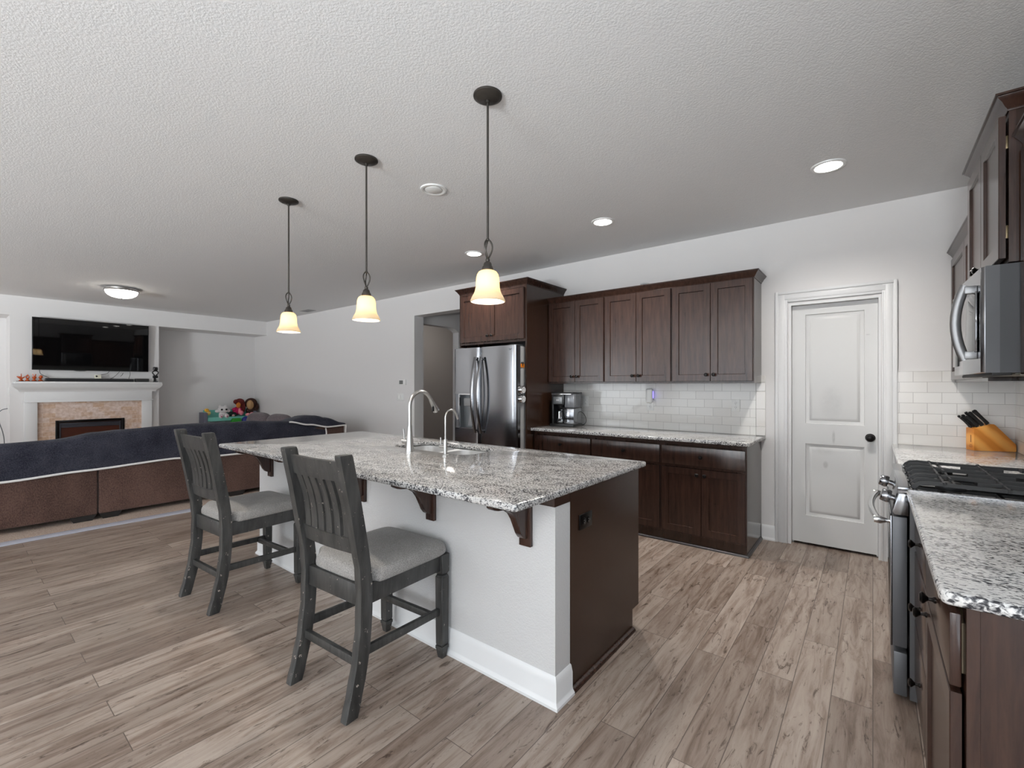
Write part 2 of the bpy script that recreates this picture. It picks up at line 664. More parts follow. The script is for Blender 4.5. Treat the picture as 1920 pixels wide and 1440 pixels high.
M_sofa = fabric('brown_velour', lin(66, 48, 42), lin(98, 76, 68), 90, (1, 1.6, 0.8), 0.3, 0.85)
M_cushion = fabric('taupe_cushion', lin(82, 74, 77), lin(112, 102, 105), 60, (1, 2, 1))
M_plush = fabric('navy_plush', lin(53, 54, 67), lin(90, 91, 104), 120, (1, 1, 1), 0.6, 0.95, 6)
M_piping = mat('white_piping', lin(232, 230, 228), 0.8)
M_seat = fabric('grey_tweed', lin(112, 109, 107), lin(158, 154, 150), 260, (1, 1, 1), 0.35)

def distressed():
    m = wood('distressed_charcoal_wood', lin(26, 26, 26), lin(66, 65, 63), 0.45, (10, 10, 1.6))
    b = bsdf(m)
    src = b.inputs['Base Color'].links[0].from_socket
    mp = coords(m)
    n = N(m, 'ShaderNodeTexNoise', Scale=38, Detail=4, Roughness=0.7)
    LK(m, mp, 'Vector', n, 'Vector')
    # paint rubbed through: a few flecks on the flats, more along worn edges
    g = N(m, 'ShaderNodeNewGeometry')
    e = N(m, 'ShaderNodeMapRange')
    e.inputs['From Min'].default_value = 0.53; e.inputs['From Max'].default_value = 0.62
    e.inputs['To Min'].default_value = 0.0; e.inputs['To Max'].default_value = 0.035
    LK(m, g, 'Pointiness', e, 'Value')
    ad = N(m, 'ShaderNodeMath', operation='ADD')
    LK(m, n, 'Fac', ad, 0); LK(m, e, 'Result', ad, 1)
    r = ramp(m, [(0.69, (0, 0, 0, 1)), (0.725, (1, 1, 1, 1))])
    LK(m, ad, 'Value', r, 'Fac')
    mx = N(m, 'ShaderNodeMix', data_type='RGBA')
    m.node_tree.links.new(r.outputs['Color'], mx.inputs['Factor'])
    m.node_tree.links.new(src, mx.inputs[6])
    mx.inputs[7].default_value = lin(170, 160, 150)
    m.node_tree.links.new(mx.outputs[2], b.inputs['Base Color'])
    return m

M_stool = distressed()

# white subway tiles on a wall in the XZ plane
def subway(name, z0, x0):
    m = mat(name, lin(222, 220, 216), 0.12, spec=0.5)
    mp = coords(m, (1, 1, 1), (pi / 2, 0, 0), (0, 0, 0))
    tc = N(m, 'ShaderNodeTexCoord')
    sx = N(m, 'ShaderNodeSeparateXYZ'); LK(m, tc, 'Object', sx, 'Vector')
    cx = N(m, 'ShaderNodeCombineXYZ')
    ax = N(m, 'ShaderNodeMath', operation='ADD'); ax.inputs[1].default_value = x0
    sy = N(m, 'ShaderNodeMath', operation='ADD')
    LK(m, sx, 'X', sy, 0); LK(m, sx, 'Y', sy, 1)
    LK(m, sy, 'Value', ax, 0); LK(m, ax, 'Value', cx, 'X')
    az = N(m, 'ShaderNodeMath', operation='ADD'); az.inputs[1].default_value = z0
    LK(m, sx, 'Z', az, 0); LK(m, az, 'Value', cx, 'Y')
    br = N(m, 'ShaderNodeTexBrick')
    br.offset = 0.5
    br.inputs['Scale'].default_value = 1.0
    br.inputs['Brick Width'].default_value = 0.158
    br.inputs['Row Height'].default_value = 0.0788
    br.inputs['Mortar Size'].default_value = 0.0016
    br.inputs['Mortar Smooth'].default_value = 0.3
    br.inputs['Color1'].default_value = lin(224, 222, 218)
    br.inputs['Color2'].default_value = lin(216, 213, 209)
    br.inputs['Mortar'].default_value = lin(172, 168, 164)
    LK(m, cx, 'Vector', br, 'Vector')
    LK(m, br, 'Color', bsdf(m), 'Base Color')
    n = N(m, 'ShaderNodeTexNoise', Scale=14, Detail=1)
    LK(m, cx, 'Vector', n, 'Vector')
    s = N(m, 'ShaderNodeMath', operation='MULTIPLY_ADD')
    s.inputs[1].default_value = -1.2
    LK(m, br, 'Fac', s, 0); LK(m, n, 'Fac', s, 2)
    bump(m, s, 'Value', 0.22, 0.004)
    return m

M_tile = subway('white_subway_tile', -ZT, 0.816)

def travertine():
    m = mat('travertine_tile', lin(206, 186, 168), 0.5)
    tc = N(m, 'ShaderNodeTexCoord')
    sx = N(m, 'ShaderNodeSeparateXYZ'); LK(m, tc, 'Object', sx, 'Vector')
    cx = N(m, 'ShaderNodeCombineXYZ')
    LK(m, sx, 'Y', cx, 'X'); LK(m, sx, 'Z', cx, 'Y')
    br = N(m, 'ShaderNodeTexBrick')
    br.offset = 0.5
    br.inputs['Scale'].default_value = 1.0
    br.inputs['Brick Width'].default_value = 0.152
    br.inputs['Row Height'].default_value = 0.076
    br.inputs['Mortar Size'].default_value = 0.003
    br.inputs['Bias'].default_value = -0.25
    br.inputs['Color1'].default_value = lin(224, 208, 200)
    br.inputs['Color2'].default_value = lin(206, 172, 140)
    br.inputs['Mortar'].default_value = lin(222, 208, 198)
    LK(m, cx, 'Vector', br, 'Vector')
    n = N(m, 'ShaderNodeTexNoise', Scale=22, Detail=4)
    LK(m, cx, 'Vector', n, 'Vector')
    r = ramp(m, [(0.3, lin(220, 206, 194)), (0.7, (1, 1, 1, 1))])
    LK(m, n, 'Fac', r, 'Fac')
    mx = N(m, 'ShaderNodeMix', data_type='RGBA', blend_type='MULTIPLY')
    mx.inputs['Factor'].default_value = 1.0
    m.node_tree.links.new(br.outputs['Color'], mx.inputs[6])
    m.node_tree.links.new(r.outputs['Color'], mx.inputs[7])
    m.node_tree.links.new(mx.outputs[2], bsdf(m).inputs['Base Color'])
    return m

M_travertine = travertine()

def emit(name, col, strength):
    m = mat(name, col, 0.4)
    b = bsdf(m)
    b.inputs['Emission Color'].default_value = col
    b.inputs['Emission Strength'].default_value = strength
    return m

def shade_glass():
    m = bpy.data.materials.new('frosted_cream_glass')
    m.use_nodes = True
    nt = m.node_tree
    nt.nodes.clear()
    out = nt.nodes.new('ShaderNodeOutputMaterial')
    tr = nt.nodes.new('ShaderNodeBsdfTranslucent'); tr.inputs['Color'].default_value = (1.0, 0.90, 0.72, 1)
    df = nt.nodes.new('ShaderNodeBsdfDiffuse'); df.inputs['Color'].default_value = (0.95, 0.86, 0.70, 1)
    mx = nt.nodes.new('ShaderNodeMixShader'); mx.inputs[0].default_value = 0.35
    gl = nt.nodes.new('ShaderNodeBsdfGlossy'); gl.inputs['Roughness'].default_value = 0.15
    m2 = nt.nodes.new('ShaderNodeMixShader'); m2.inputs[0].default_value = 0.04
    nt.links.new(tr.outputs[0], mx.inputs[1]); nt.links.new(df.outputs[0], mx.inputs[2])
    nt.links.new(mx.outputs[0], m2.inputs[1]); nt.links.new(gl.outputs[0], m2.inputs[2])
    nt.links.new(m2.outputs[0], out.inputs[0])
    return m

M_shade = shade_glass()
M_led = emit('led_lens', (1.0, 0.97, 0.92, 1), 14.0)
M_bulb = emit('warm_bulb', (1.0, 0.80, 0.50, 1), 18.0)

def glass(name, col=(1, 1, 1, 1), mixf=0.12):
    m = bpy.data.materials.new(name)
    m.use_nodes = True
    nt = m.node_tree
    nt.nodes.clear()
    out = nt.nodes.new('ShaderNodeOutputMaterial')
    t = nt.nodes.new('ShaderNodeBsdfTransparent'); t.inputs['Color'].default_value = col
    g = nt.nodes.new('ShaderNodeBsdfGlossy'); g.inputs['Roughness'].default_value = 0.03
    mx = nt.nodes.new('ShaderNodeMixShader'); mx.inputs[0].default_value = mixf
    nt.links.new(t.outputs[0], mx.inputs[1]); nt.links.new(g.outputs[0], mx.inputs[2]); nt.links.new(mx.outputs[0], out.inputs[0])
    return m

M_pane = glass('window_pane', (0.97, 0.98, 0.98, 1), 0.04)
M_clear = glass('clear_glass', (0.85, 0.87, 0.88, 1), 0.15)

# ------------------------------------------------------------------ room shell
mb = MB().box(-5.83, R + 0.12, FY - 0.12, 9.0, -0.08, 0.0)
struct('floor', mb, M_floor, smooth=False)
mb = MB().box(LA - 0.12, -5.83, FY - 0.12, D + 0.12, -0.08, 0.002)
struct('floor_carpet', mb, M_carpet, smooth=False)
mb = MB().box(LA - 0.12, R + 0.12, FY - 0.12, 9.0, ZC, ZC + 0.1)
struct('ceiling', mb, M_ceil, smooth=False)
# threshold strip between carpet and planks
mb = MB().prism([(-5.90, 0.0), (-5.90, 0.006), (-5.885, 0.011), (-5.80, 0.011), (-5.775, 0.004), (-5.775, 0.0)], 'y', FY, D)
M_strip = mat('grey_transition_strip', lin(186, 187, 198), 0.4, 0.1)
struct('trim_1', mb, M_strip)

# back wall with the hall opening and the pantry doorway
OX0, OX1, OZ = -5.543, -3.88, 2.441
DX0, DX1, DZ = -0.567, 0.050, 2.062
T = 0.183
mb = MB()
mb.box(LA - 0.12, OX0, D, D + T, 0, ZC)
mb.box(OX0, OX1, D, D + T, OZ, ZC)
mb.box(OX1, DX0, D, D + T, 0, ZC)
mb.box(DX0, DX1, D, D + T, DZ, ZC)
mb.box(DX1, R + 0.12, D, D + T, 0, ZC)
struct('wall_back', mb, M_wall, smooth=False)
# right wall, with a glazed patio door behind the camera
PD = (-2.5, 0.7, 0.06, 2.45)
mb = MB().box(R, R + 0.12, PD[1], D + T, 0, ZC).box(R, R + 0.12, FY - 0.12, PD[0], 0, ZC).box(R, R + 0.12, PD[0], PD[1], PD[3], ZC).box(R, R + 0.12, PD[0], PD[1], 0, PD[2])
struct('wall_right', mb, M_wall, smooth=False)
mb = MB(); mb.M = Matrix.Translation((R + 0.03, 0, 0)) @ Matrix.Rotation(pi / 2, 4, 'Z')
mb.frame(PD[0], PD[1], PD[2], PD[3], -0.05, 0.0, 0.06).box((PD[0] + PD[1]) / 2 - 0.04, (PD[0] + PD[1]) / 2 + 0.04, -0.05, 0, PD[2], PD[3])
w = struct('window_4', mb, M_trim)
mb = MB().box(R + 0.045, R + 0.050, PD[0] + 0.05, PD[1] - 0.05, PD[2] + 0.05, PD[3] - 0.05)
struct('pane', mb, M_pane, w)

# fireplace side wall: deep alcoves left and right of the chimney breast, soffits above
mb = MB()
mb.box(LA - 0.12, LA, FY, D, 0, ZC)
mb.box(LA, L, 0.70, 2.605, 0, ZC)
mb.box(LA, L, 2.605, D, 2.489, ZC)
mb.box(LA, L, FY, 0.70, 2.478, ZC)
struct('wall_left', mb, M_wall, smooth=False)

# wall behind the camera with three windows
mb = MB()
xs = sorted(WINDOWS)
prev = LA - 0.12
for a, b, z0, z1 in xs:
    mb.box(prev, a, FY - 0.12, FY, 0, ZC)
    mb.box(a, b, FY - 0.12, FY, z1, ZC)
    if z0 > 0.01:
        mb.box(a, b, FY - 0.12, FY, 0, z0)
    prev = b
mb.box(prev, R + 0.12, FY - 0.12, FY, 0, ZC)
struct('wall_front', mb, M_wall, smooth=False)
for i, (a, b, z0, z1) in enumerate(WINDOWS):
    mb = MB().frame(a, b, z0, z1, FY - 0.07, FY - 0.02, 0.05)
    n = max(1, round((b - a) / 0.95))
    for k in range(1, n):
        x = a + (b - a) * k / n
        mb.box(x - 0.02, x + 0.02, FY - 0.07, FY - 0.02, z0 + 0.05, z1 - 0.05)
    w = struct('window_%d' % (i + 1), mb, M_trim)
    mb = MB().box(a + 0.04, b - 0.04, FY - 0.05, FY - 0.044, z0 + 0.04, z1 - 0.04)
    struct('pane', mb, M_pane, w)

# hall behind the opening: side wall with an arched opening, end wall
mb = MB()
HX = -5.62
mb.box(HX - 0.14, HX, D + T, 4.74 + 0.02, 0, ZC)
arch = [(4.76, 2.352), (5.38, 2.352), (5.46, 2.343), (5.54, 2.318), (5.60, 2.280), (5.60, 0), (9.0, 0), (9.0, ZC), (4.76, ZC)]
# head and far jamb as one slab
mb.prism(arch, 'x', HX - 0.14, HX)
mb.box(OX0 + 1.75, OX0 + 1.87, D + T, 9.0, 0, ZC)
mb.box(-8.0, OX0 + 1.87, 8.9, 9.0, 0, ZC)
mb.box(-8.0, -7.9, D + T, 9.0, 0, ZC)
mb.box(-8.0, HX, 4.76 - 0.12, 4.76, 0, ZC)
struct('wall_hall', mb, M_wall, smooth=False)
mb = MB().box(-8.0, -5.8, D + T, 9.0, -0.08, 0.001).box(-8.0, -5.8, 4.76, 9.0, ZC - 0.001, ZC + 0.05)
struct('floor_hall', mb, M_floor, smooth=False)
ld = bpy.data.lights.new('hall_lamp', 'POINT'); ld.energy = 9; ld.shadow_soft_size = 0.2; ld.color = (1, 0.93, 0.86)
lo = bpy.data.objects.new('hall_lamp', ld); lo.location = (-6.8, 6.6, 2.45); C.objects.link(lo)
# pantry behind the door
mb = MB().box(-1.0, -0.9, D + T, D + T + 1.2, 0, ZC).box(R, R + 0.1, D + T, D + T + 1.2, 0, ZC).box(-1.0, R + 0.1, D + T + 1.2, D + T + 1.3, 0, ZC)
struct('wall_pantry', mb, M_wall, smooth=False)

# baseboards
BASE = [(0, 0), (0.024, 0), (0.024, 0.012), (0.015, 0.022), (0.013, 0.030), (0.013, 0.098), (0.009, 0.112), (0.006, 0.125), (0, 0.130)]
mb = MB().sweep(BASE, [(-0.775, D), (-0.667, D)])
struct('baseboard_back', mb, M_trim)
mb = MB().sweep(BASE, [(LA, D), (OX0, D)])
struct('baseboard_back_living', mb, M_trim)
mb = MB().sweep(BASE, [(LA, 2.605), (LA, D)])
struct('baseboard_left', mb, M_trim)

# pantry door
CAS = 0.093
def casing(mb, x0, x1, zt, y):
    # stepped casing profile around a doorway, standing proud of the wall at y
    for (w0, w1, d) in ((0.0, CAS, 0.010), (CAS - 0.022, CAS, 0.019), (0.022, CAS - 0.030, 0.014), (0.0, 0.010, 0.013)):
        mb.box(x0 - w1, x0 - w0, y - d, y, 0, zt + w1, 0.002)
        mb.box(x1 + w0, x1 + w1, y - d, y, 0, zt + w1, 0.002)
        mb.box(x0 - w0, x1 + w0, y - d, y, zt + w0, zt + w1, 0.002)
mb = MB()
casing(mb, -0.577, 0.055, 2.082, D)
mb.box(-0.567, -0.551, D - 0.002, D + T, 0, 2.066); mb.box(0.034, 0.050, D - 0.002, D + T, 0, 2.066); mb.box(-0.551, 0.034, D - 0.0025, D + T, 2.050, 2.0655)
mb.box(-0.551, -0.540, D + 0.085, D + 0.12, 0, 2.05); mb.box(0.023, 0.034, D + 0.085, D + 0.12, 0, 2.05); mb.box(-0.551, 0.034, D + 0.085, D + 0.12, 2.038, 2.052)
struct('trim_2', mb, M_trim)
def panel_door(x0, x1, z0, z1, y, th, panels):
    mb = MB()
    # slab front with moulded sunken panels
    xs = [x0] + sorted({p for q in panels for p in q[:2]}) + [x1]
    zs = [z0]
    for q in sorted(panels, key=lambda q: q[2]):
        zs += [q[2], q[3]]
    zs.append(z1)
    for i in range(len(xs) - 1):
        for j in range(len(zs) - 1):
            if i == 1 and j % 2 == 1:
                a, b, c, d = xs[i], xs[i + 1], zs[j], zs[j + 1]
                loops = []
                for off, dep in ((0, 0), (0.003, 0.007), (0.010, 0.010), (0.020, 0.0125), (0.028, 0.0125), (0.031, 0.010), (0.046, 0.0035), (0.050, 0.003)):
                    loops.append([(a + off, y + dep, c + off), (b - off, y + dep, c + off), (b - off, y + dep, d - off), (a + off, y + dep, d - off)])
                vv = [p for l in loops for p in l]
                ff = []
                for q in range(len(loops) - 1):
                    for k in range(4):
                        ff.append((q * 4 + k, q * 4 + (k + 1) % 4, (q + 1) * 4 + (k + 1) % 4, (q + 1) * 4 + k))
                e = (len(loops) - 1) * 4
                ff.append((e, e + 1, e + 2, e + 3))
                mb.poly(ff, vv)
            else:
                mb.poly([(0, 1, 2, 3)], [(xs[i], y, zs[j]), (xs[i + 1], y, zs[j]), (xs[i + 1], y, zs[j + 1]), (xs[i], y, zs[j + 1])])
    mb.poly([(0, 1, 2, 3), (4, 7, 6, 5), (8, 9, 10, 11), (12, 13, 14, 15), (16, 17, 18, 19)],
            [(x0, y, z0), (x0, y + th, z0), (x0, y + th, z1), (x0, y, z1), (x1, y, z0), (x1, y + th, z0), (x1, y + th, z1), (x1, y, z1),
             (x0, y, z0), (x1, y, z0), (x1, y + th, z0), (x0, y + th, z0), (x0, y, z1), (x0, y + th, z1), (x1, y + th, z1), (x1, y, z1),
             (x0, y + th, z0), (x1, y + th, z0), (x1, y + th, z1), (x0, y + th, z1)])
    return mb
YD = D + 0.048
mb = panel_door(-0.5495, 0.0325, 0.022, 2.048, YD, 0.036, [(-0.452, -0.053, 0.255, 0.868), (-0.452, -0.053, 1.040, 1.968)])
bmesh.ops.remove_doubles(mb.bm, verts=mb.bm.verts, dist=0.0005)
door = struct('door_1', mb, M_door)
mb = MB().lathe([(0.033, 0), (0.033, -0.006), (0.026, -0.010), (0.011, -0.014), (0.010, -0.026), (0.024, -0.034), (0.029, -0.046), (0.026, -0.056), (0.014, -0.061), (0, -0.062)], (-0.016, YD, 0.946), 24, 'y')
struct('door_knob', mb, M_black_metal, door)

# ------------------------------------------------------------------ generic pieces
CROWN = [(0.0, 0.0), (0.004, 0.0), (0.006, 0.010), (0.012, 0.016), (0.022, 0.034), (0.034, 0.046), (0.036, 0.052), (0.042, 0.054), (0.042, 0.062), (0.0, 0.062)]


def outlet(x, y, z, rot, label, mat_p=None, horiz=False, group=None, switch=0):
    t = thing('switch_plate' if switch else 'wall_outlet', label, 'light switch' if switch else 'outlet', (x, y, z), rot, group)
    w, h = (0.070, 0.115)
    if switch:
        w = 0.046 * switch + 0.026
    if horiz:
        w, h = h, w
    p = part('cover_plate', MB().box(-w / 2, w / 2, -0.006, -0.0005, -h / 2, h / 2, 0.002), mat_p or M_white_plastic, t, True)
    if switch:
        for k in range(switch):
            cx = (k - (switch - 1) / 2) * 0.046
            part('switch_rocker', MB().box(cx - 0.016, cx + 0.016, -0.010, -0.004, -0.033, 0.033, 0.002), mat_p or M_white_plastic, t, True)
    else:
        for s in (-1, 1):
            cx, cz = (s * 0.020, 0) if horiz else (0, s * 0.020)
            q = part('receptacle', MB().lathe([(0.0165, -0.004), (0.0165, -0.0082), (0.015, -0.009), (0, -0.009)], (cx, 0, cz), 20, 'y'), mat_p or M_white_plastic, t, True)
            m = MB()
            for d in (-0.006, 0.006):
                if horiz:
                    m.box(cx - 0.006, cx + 0.001, -0.0096, -0.0085, cz + d - 0.001, cz + d + 0.001)
                else:
                    m.box(cx + d - 0.001, cx + d + 0.001, -0.0096, -0.0085, cz - 0.001, cz + 0.006)
            m.lathe([(0.0022, -0.0085), (0.0022, -0.0096), (0, -0.0096)], (cx + (0.008 if horiz else 0), 0, cz - (0 if horiz else 0.008)), 10, 'y')
            part('slot', m, M_dark_slot if mat_p is None else M_grey_plastic, q, True)
    return t


def base_cabinet(w, dep, label, loc, rot, group, drawers=None, doors=2, toe=0.0, drawer_out=0.0, door_top=0.660):
    """local frame: x 0..w along the front, y 0 at the face frame, +y into the wall"""
    t = thing('base_cabinet', label, 'cabinet', loc, rot, group)
    H = 0.885
    m = MB()
    m.box(0, w, 0.019, dep, 0.088, H)
    m.box(0, w, toe + 0.0, dep, 0.0, 0.088)
    part('carcass', m, M_espresso_gloss, t, True)
    m = MB().box(0, 0.034, 0, 0.019, 0.088, H).box(w - 0.034, w, 0, 0.019, 0.088, H).box(0.034, w - 0.034, 0, 0.019, H - 0.03, H).box(0.034, w - 0.034, 0, 0.019, 0.088, 0.105)
    m.box(0.034, w - 0.034, 0, 0.019, 0.664, 0.680)
    part('face_frame', m, M_espresso, t, True)
    g = 0.010
    if drawers is None:
        drawers = [(0.684, 0.842)]
    for (a, b) in drawers:
        d = part('drawer', MB().box(g, w - g, -0.020 - drawer_out, -drawer_out, a, b, 0.003), M_espresso, t, True)
        part('knob', MB().knob(w / 2, (a + b) / 2, -0.020 - drawer_out), M_black_metal, d, True)
        if drawer_out:
            part('drawer_box', MB().box(g + 0.03, w - g - 0.03, -drawer_out, 0.10, a + 0.02, b - 0.03), M_boxwood, d, True)
    if doors:
        dw = (w - 2 * g) / doors
        for k in range(doors):
            x0 = g + k * dw + (0.0015 if k else 0); x1 = g + (k + 1) * dw - (0.0015 if k < doors - 1 else 0)
            dm_ = MB(); dm_.M = Matrix.Translation((0, -drawer_out, 0)); dm_.shaker(x0, x1, 0.103, door_top)
            d = part('door', dm_, M_espresso, t, True)
            kx = x1 - 0.03 if (k == 0 and doors == 2) else x0 + 0.03
            part('knob', MB().knob(kx, door_top - 0.048, -0.020 - drawer_out), M_black_metal, d, True)
    return t


def wall_cabinet(w, dep, z0, z1, label, loc, rot, group, doors=2, gap=0.008, knob_z=None, out=0.0):
    t = thing('wall_cabinet', label, 'cabinet', loc, rot, group)
    part('carcass', MB().box(0, w, 0.019, dep, z0, z1), M_espresso_gloss, t, True)
    m = MB().frame(0, w, z0, z1, 0, 0.019, 0.030)
    part('face_frame', m, M_espresso, t, True)
    dw = (w - 2 * gap) / doors
    for k in range(doors):
        x0 = gap + k * dw + (0.0015 if k else 0); x1 = gap + (k + 1) * dw - (0.0015 if k < doors - 1 else 0)
        dm_ = MB(); dm_.M = Matrix.Translation((0, -out, 0)); dm_.shaker(x0, x1, z0 + 0.018, z1 - 0.016)
        d = part('door', dm_, M_espresso, t, True)
        kx = x1 - 0.03 if (k == 0 and doors == 2) else x0 + 0.03
        part('knob', MB().knob(kx, z0 + 0.075 if knob_z is None else knob_z, -0.020 - out), M_black_metal, d, True)
        if out:
            for hz in (z0 + 0.12, z1 - 0.12):
                hx = x0 + 0.006 if k == 0 else x1 - 0.006
                part('hinge', MB().box(hx - 0.006, hx + 0.006, -out, 0.0, hz - 0.025, hz + 0.025, 0.001), M_brass, d, True)
    return t


def slab(outline, holes, z0, z1, bev, seg=3):
    m = MB()
    bm = m.bm
    edges = []
    for loop in [outline] + holes:
        vs = [bm.verts.new((p[0], p[1], z1)) for p in loop]
        for i in range(len(vs)):
            edges.append(bm.edges.new((vs[i], vs[(i + 1) % len(vs)])))
    res = bmesh.ops.triangle_fill(bm, edges=edges, use_beauty=True)
    faces = [f for f in res['geom'] if isinstance(f, bmesh.types.BMFace)]
    ext = bmesh.ops.extrude_face_region(bm, geom=faces)
    vs = [v for v in ext['geom'] if isinstance(v, bmesh.types.BMVert)]
    bmesh.ops.translate(bm, verts=vs, vec=(0, 0, z0 - z1))
    bm.normal_update()
    bmesh.ops.recalc_face_normals(bm, faces=bm.faces)
    es = [e for e in bm.edges if len(e.link_faces) == 2 and e.link_faces[0].normal.dot(e.link_faces[1].normal) < 0.3 and abs(e.verts[0].co.z - e.verts[1].co.z) < 1e-5]
    if bev:
        bmesh.ops.bevel(bm, geom=es, offset=bev, segments=seg, affect='EDGES', profile=0.5)
    return m


def rrect(x0, x1, y0, y1, r, n=6):
    out = []
    for cx, cy, a0 in ((x1 - r, y0 + r, -pi / 2), (x1 - r, y1 - r, 0), (x0 + r, y1 - r, pi / 2), (x0 + r, y0 + r, pi)):
        for k in range(n + 1):
            a = a0 + k * pi / 2 / n
            out.append((cx + r * cos(a), cy + r * sin(a)))
    return out


# ------------------------------------------------------------------ kitchen island
IX0, IX1, IY0, IY1 = -3.934, -1.040, 1.3345, 2.587
PX0, PX1, PY = -3.90, -1.053, 1.622          # half wall
isl = thing('kitchen_island', 'kitchen island with white textured half wall and dark wood end panel', 'kitchen island', (-2.48, 2.05, 0))
ZW = 0.848
mb = MB().box(PX0, PX1 + 0.0, PY, 1.742, 0, ZW)
part('half_wall', mb, M_pony, isl, label='white textured half wall under the overhang', smooth=False)
mb = MB().box(PX0, PX1, PY - 0.004, 1.742, ZW, 0.886).box(PX0, PX1 + 0.002, PY - 0.006, 1.742, ZW - 0.001, ZW + 0.003)
part('top_trim', mb, M_espresso, isl)
mb = MB().prism([(1.742, 0.0), (2.405, 0.0), (2.405, 0.115), (2.488, 0.115), (2.488, 0.886), (1.742, 0.886)], 'x', PX1 - 0.018, PX1 + 0.003)
part('end_panel', mb, M_espresso_side, isl)
mb = MB().box(PX0, PX1 - 0.018, 1.742, 2.488, 0.115, 0.64).box(PX0, PX1 - 0.018, 1.742, 2.40, 0.0, 0.115)
mb.box(PX0, -2.95, 1.742, 2.488, 0.64, 0.886).box(-1.90, PX1 - 0.018, 1.742, 2.488, 0.64, 0.886)
mb.box(-2.95, -1.90, 1.742, 1.90, 0.64, 0.886).box(-2.95, -1.90, 2.47, 2.488, 0.64, 0.886)
part('carcass', mb, M_espresso_side, isl)
mb = MB().sweep([(0, 0), (0.020, 0), (0.019, 0.008), (0.012, 0.016), (0, 0.020)], [(PX1 + 0.003, 1.742), (PX1 + 0.003, 2.405)])
part('shoe_moulding', mb, M_espresso, isl)
mb = MB().sweep(BASE, [(PX0, 1.742), (PX0, PY), (PX1 + 0.001, PY), (PX1 + 0.001, 1.742)])
part('baseboard', mb, M_trim, isl, label='white baseboard around the half wall')
# sink side of the island: doors and drawers
for k in range(5):
    x0 = PX0 + 0.02 + k * 0.562
    mb = MB(); mb.M = Matrix.Translation((x0 + 0.55, 2.488, 0)) @ Matrix.Rotation(pi, 4, 'Z')
    mb.shaker(0, 0.545, 0.125, 0.660)
    d = part('door', mb, M_espresso, isl)
    mb = MB(); mb.M = Matrix.Translation((x0 + 0.55, 2.488, 0)) @ Matrix.Rotation(pi, 4, 'Z'); mb.knob(0.5, 0.61)
    part('knob', mb, M_black_metal, d)
    mb = MB().box(x0 + 0.005, x0 + 0.55, 2.488, 2.508, 0.684, 0.842, 0.003)
    d = part('drawer', mb, M_espresso, isl)
    mb = MB(); mb.M = Matrix.Translation((x0 + 0.55, 2.488, 0)) @ Matrix.Rotation(pi, 4, 'Z'); mb.knob(0.272, 0.763)
    part('knob', mb, M_black_metal, d)
# corbels
for cx in (-1.200, -1.822, -2.444, -3.063, -3.682):
    mb = MB().box(cx - 0.031, cx + 0.031, PY - 0.020, PY - 0.0005, 0.655, ZW + 0.037, 0.002)
    c_ = part('corbel', mb, M_espresso, isl)
    y1 = PY - 0.020; zt = 0.885
    prof = [(y1, 0.692), (y1, zt), (y1 - 0.232, zt), (y1 - 0.234, zt - 0.014), (y1 - 0.222, zt - 0.024), (y1 - 0.200, zt - 0.030), (y1 - 0.165, zt - 0.034),
            (y1 - 0.130, zt - 0.044), (y1 - 0.100, zt - 0.064), (y1 - 0.078, zt - 0.094), (y1 - 0.062, zt - 0.130),
            (y1 - 0.048, zt - 0.162), (y1 - 0.030, zt - 0.184), (y1 - 0.012, zt - 0.193)]
    mb = MB().prism(prof, 'x', cx - 0.017, cx + 0.017, 0.0015, 1)
    part('bracket', mb, M_espresso, c_)

# worktop with the two bowl cut-outs of the undermount sink
hole = rrect(-2.80, -2.035, 2.085, 2.440, 0.09)
mb = slab(rrect(IX0, IX1, IY0, IY1, 0.016, 4), [hole], 0.886, ZT, 0.010)
solo('island_countertop', mb, M_granite, 'big speckled granite slab on the kitchen island', 'countertop', angle=50)
snk = thing('sink', 'double bowl steel sink set into the island granite', 'sink', (-2.42, 2.29, 0.68))
for (a, b, c, d) in ((-2.815, -2.43, 2.07, 2.455), (-2.405, -2.02, 2.07, 2.445)):
    o1 = rrect(a, b, c, d, 0.10, 6); o2 = rrect(a + 0.012, b - 0.012, c + 0.012, d - 0.012, 0.095, 6)
    o3 = rrect(a + 0.05, b - 0.05, c + 0.05, d - 0.05, 0.07, 6)
    mb = MB()
    n = len(o1)
    loops = [[(p[0], p[1], 0.884) for p in o1], [(p[0], p[1], 0.884) for p in o2], [(p[0], p[1], 0.72) for p in o2], [(p[0], p[1], 0.695) for p in o3]]
    vv = [p for l in loops for p in l]
    ff = []
    for q in range(3):
        for k in range(n):
            ff.append((q * n + k, q * n + (k + 1) % n, (q + 1) * n + (k + 1) % n, (q + 1) * n + k))
    ff.append(tuple(range(3 * n, 4 * n)))
    mb.poly(ff, vv)
    bw = part('bowl', mb, M_sink, snk)
    part('drain', MB().lathe([(0.045, 0.0), (0.045, 0.003), (0.035, 0.004), (0.03, 0.001), (0, 0.001)], ((a + b) / 2, (c + d) / 2, 0.6955), 20), M_chrome, bw)

fl = slab(rrect(-2.835, -2.000, 2.050, 2.466, 0.09), [rrect(-2.812, -2.433, 2.073, 2.452, 0.098), rrect(-2.402, -2.023, 2.073, 2.442, 0.098)], 0.8815, 0.8855, 0)
part('flange', fl, M_sink, snk)

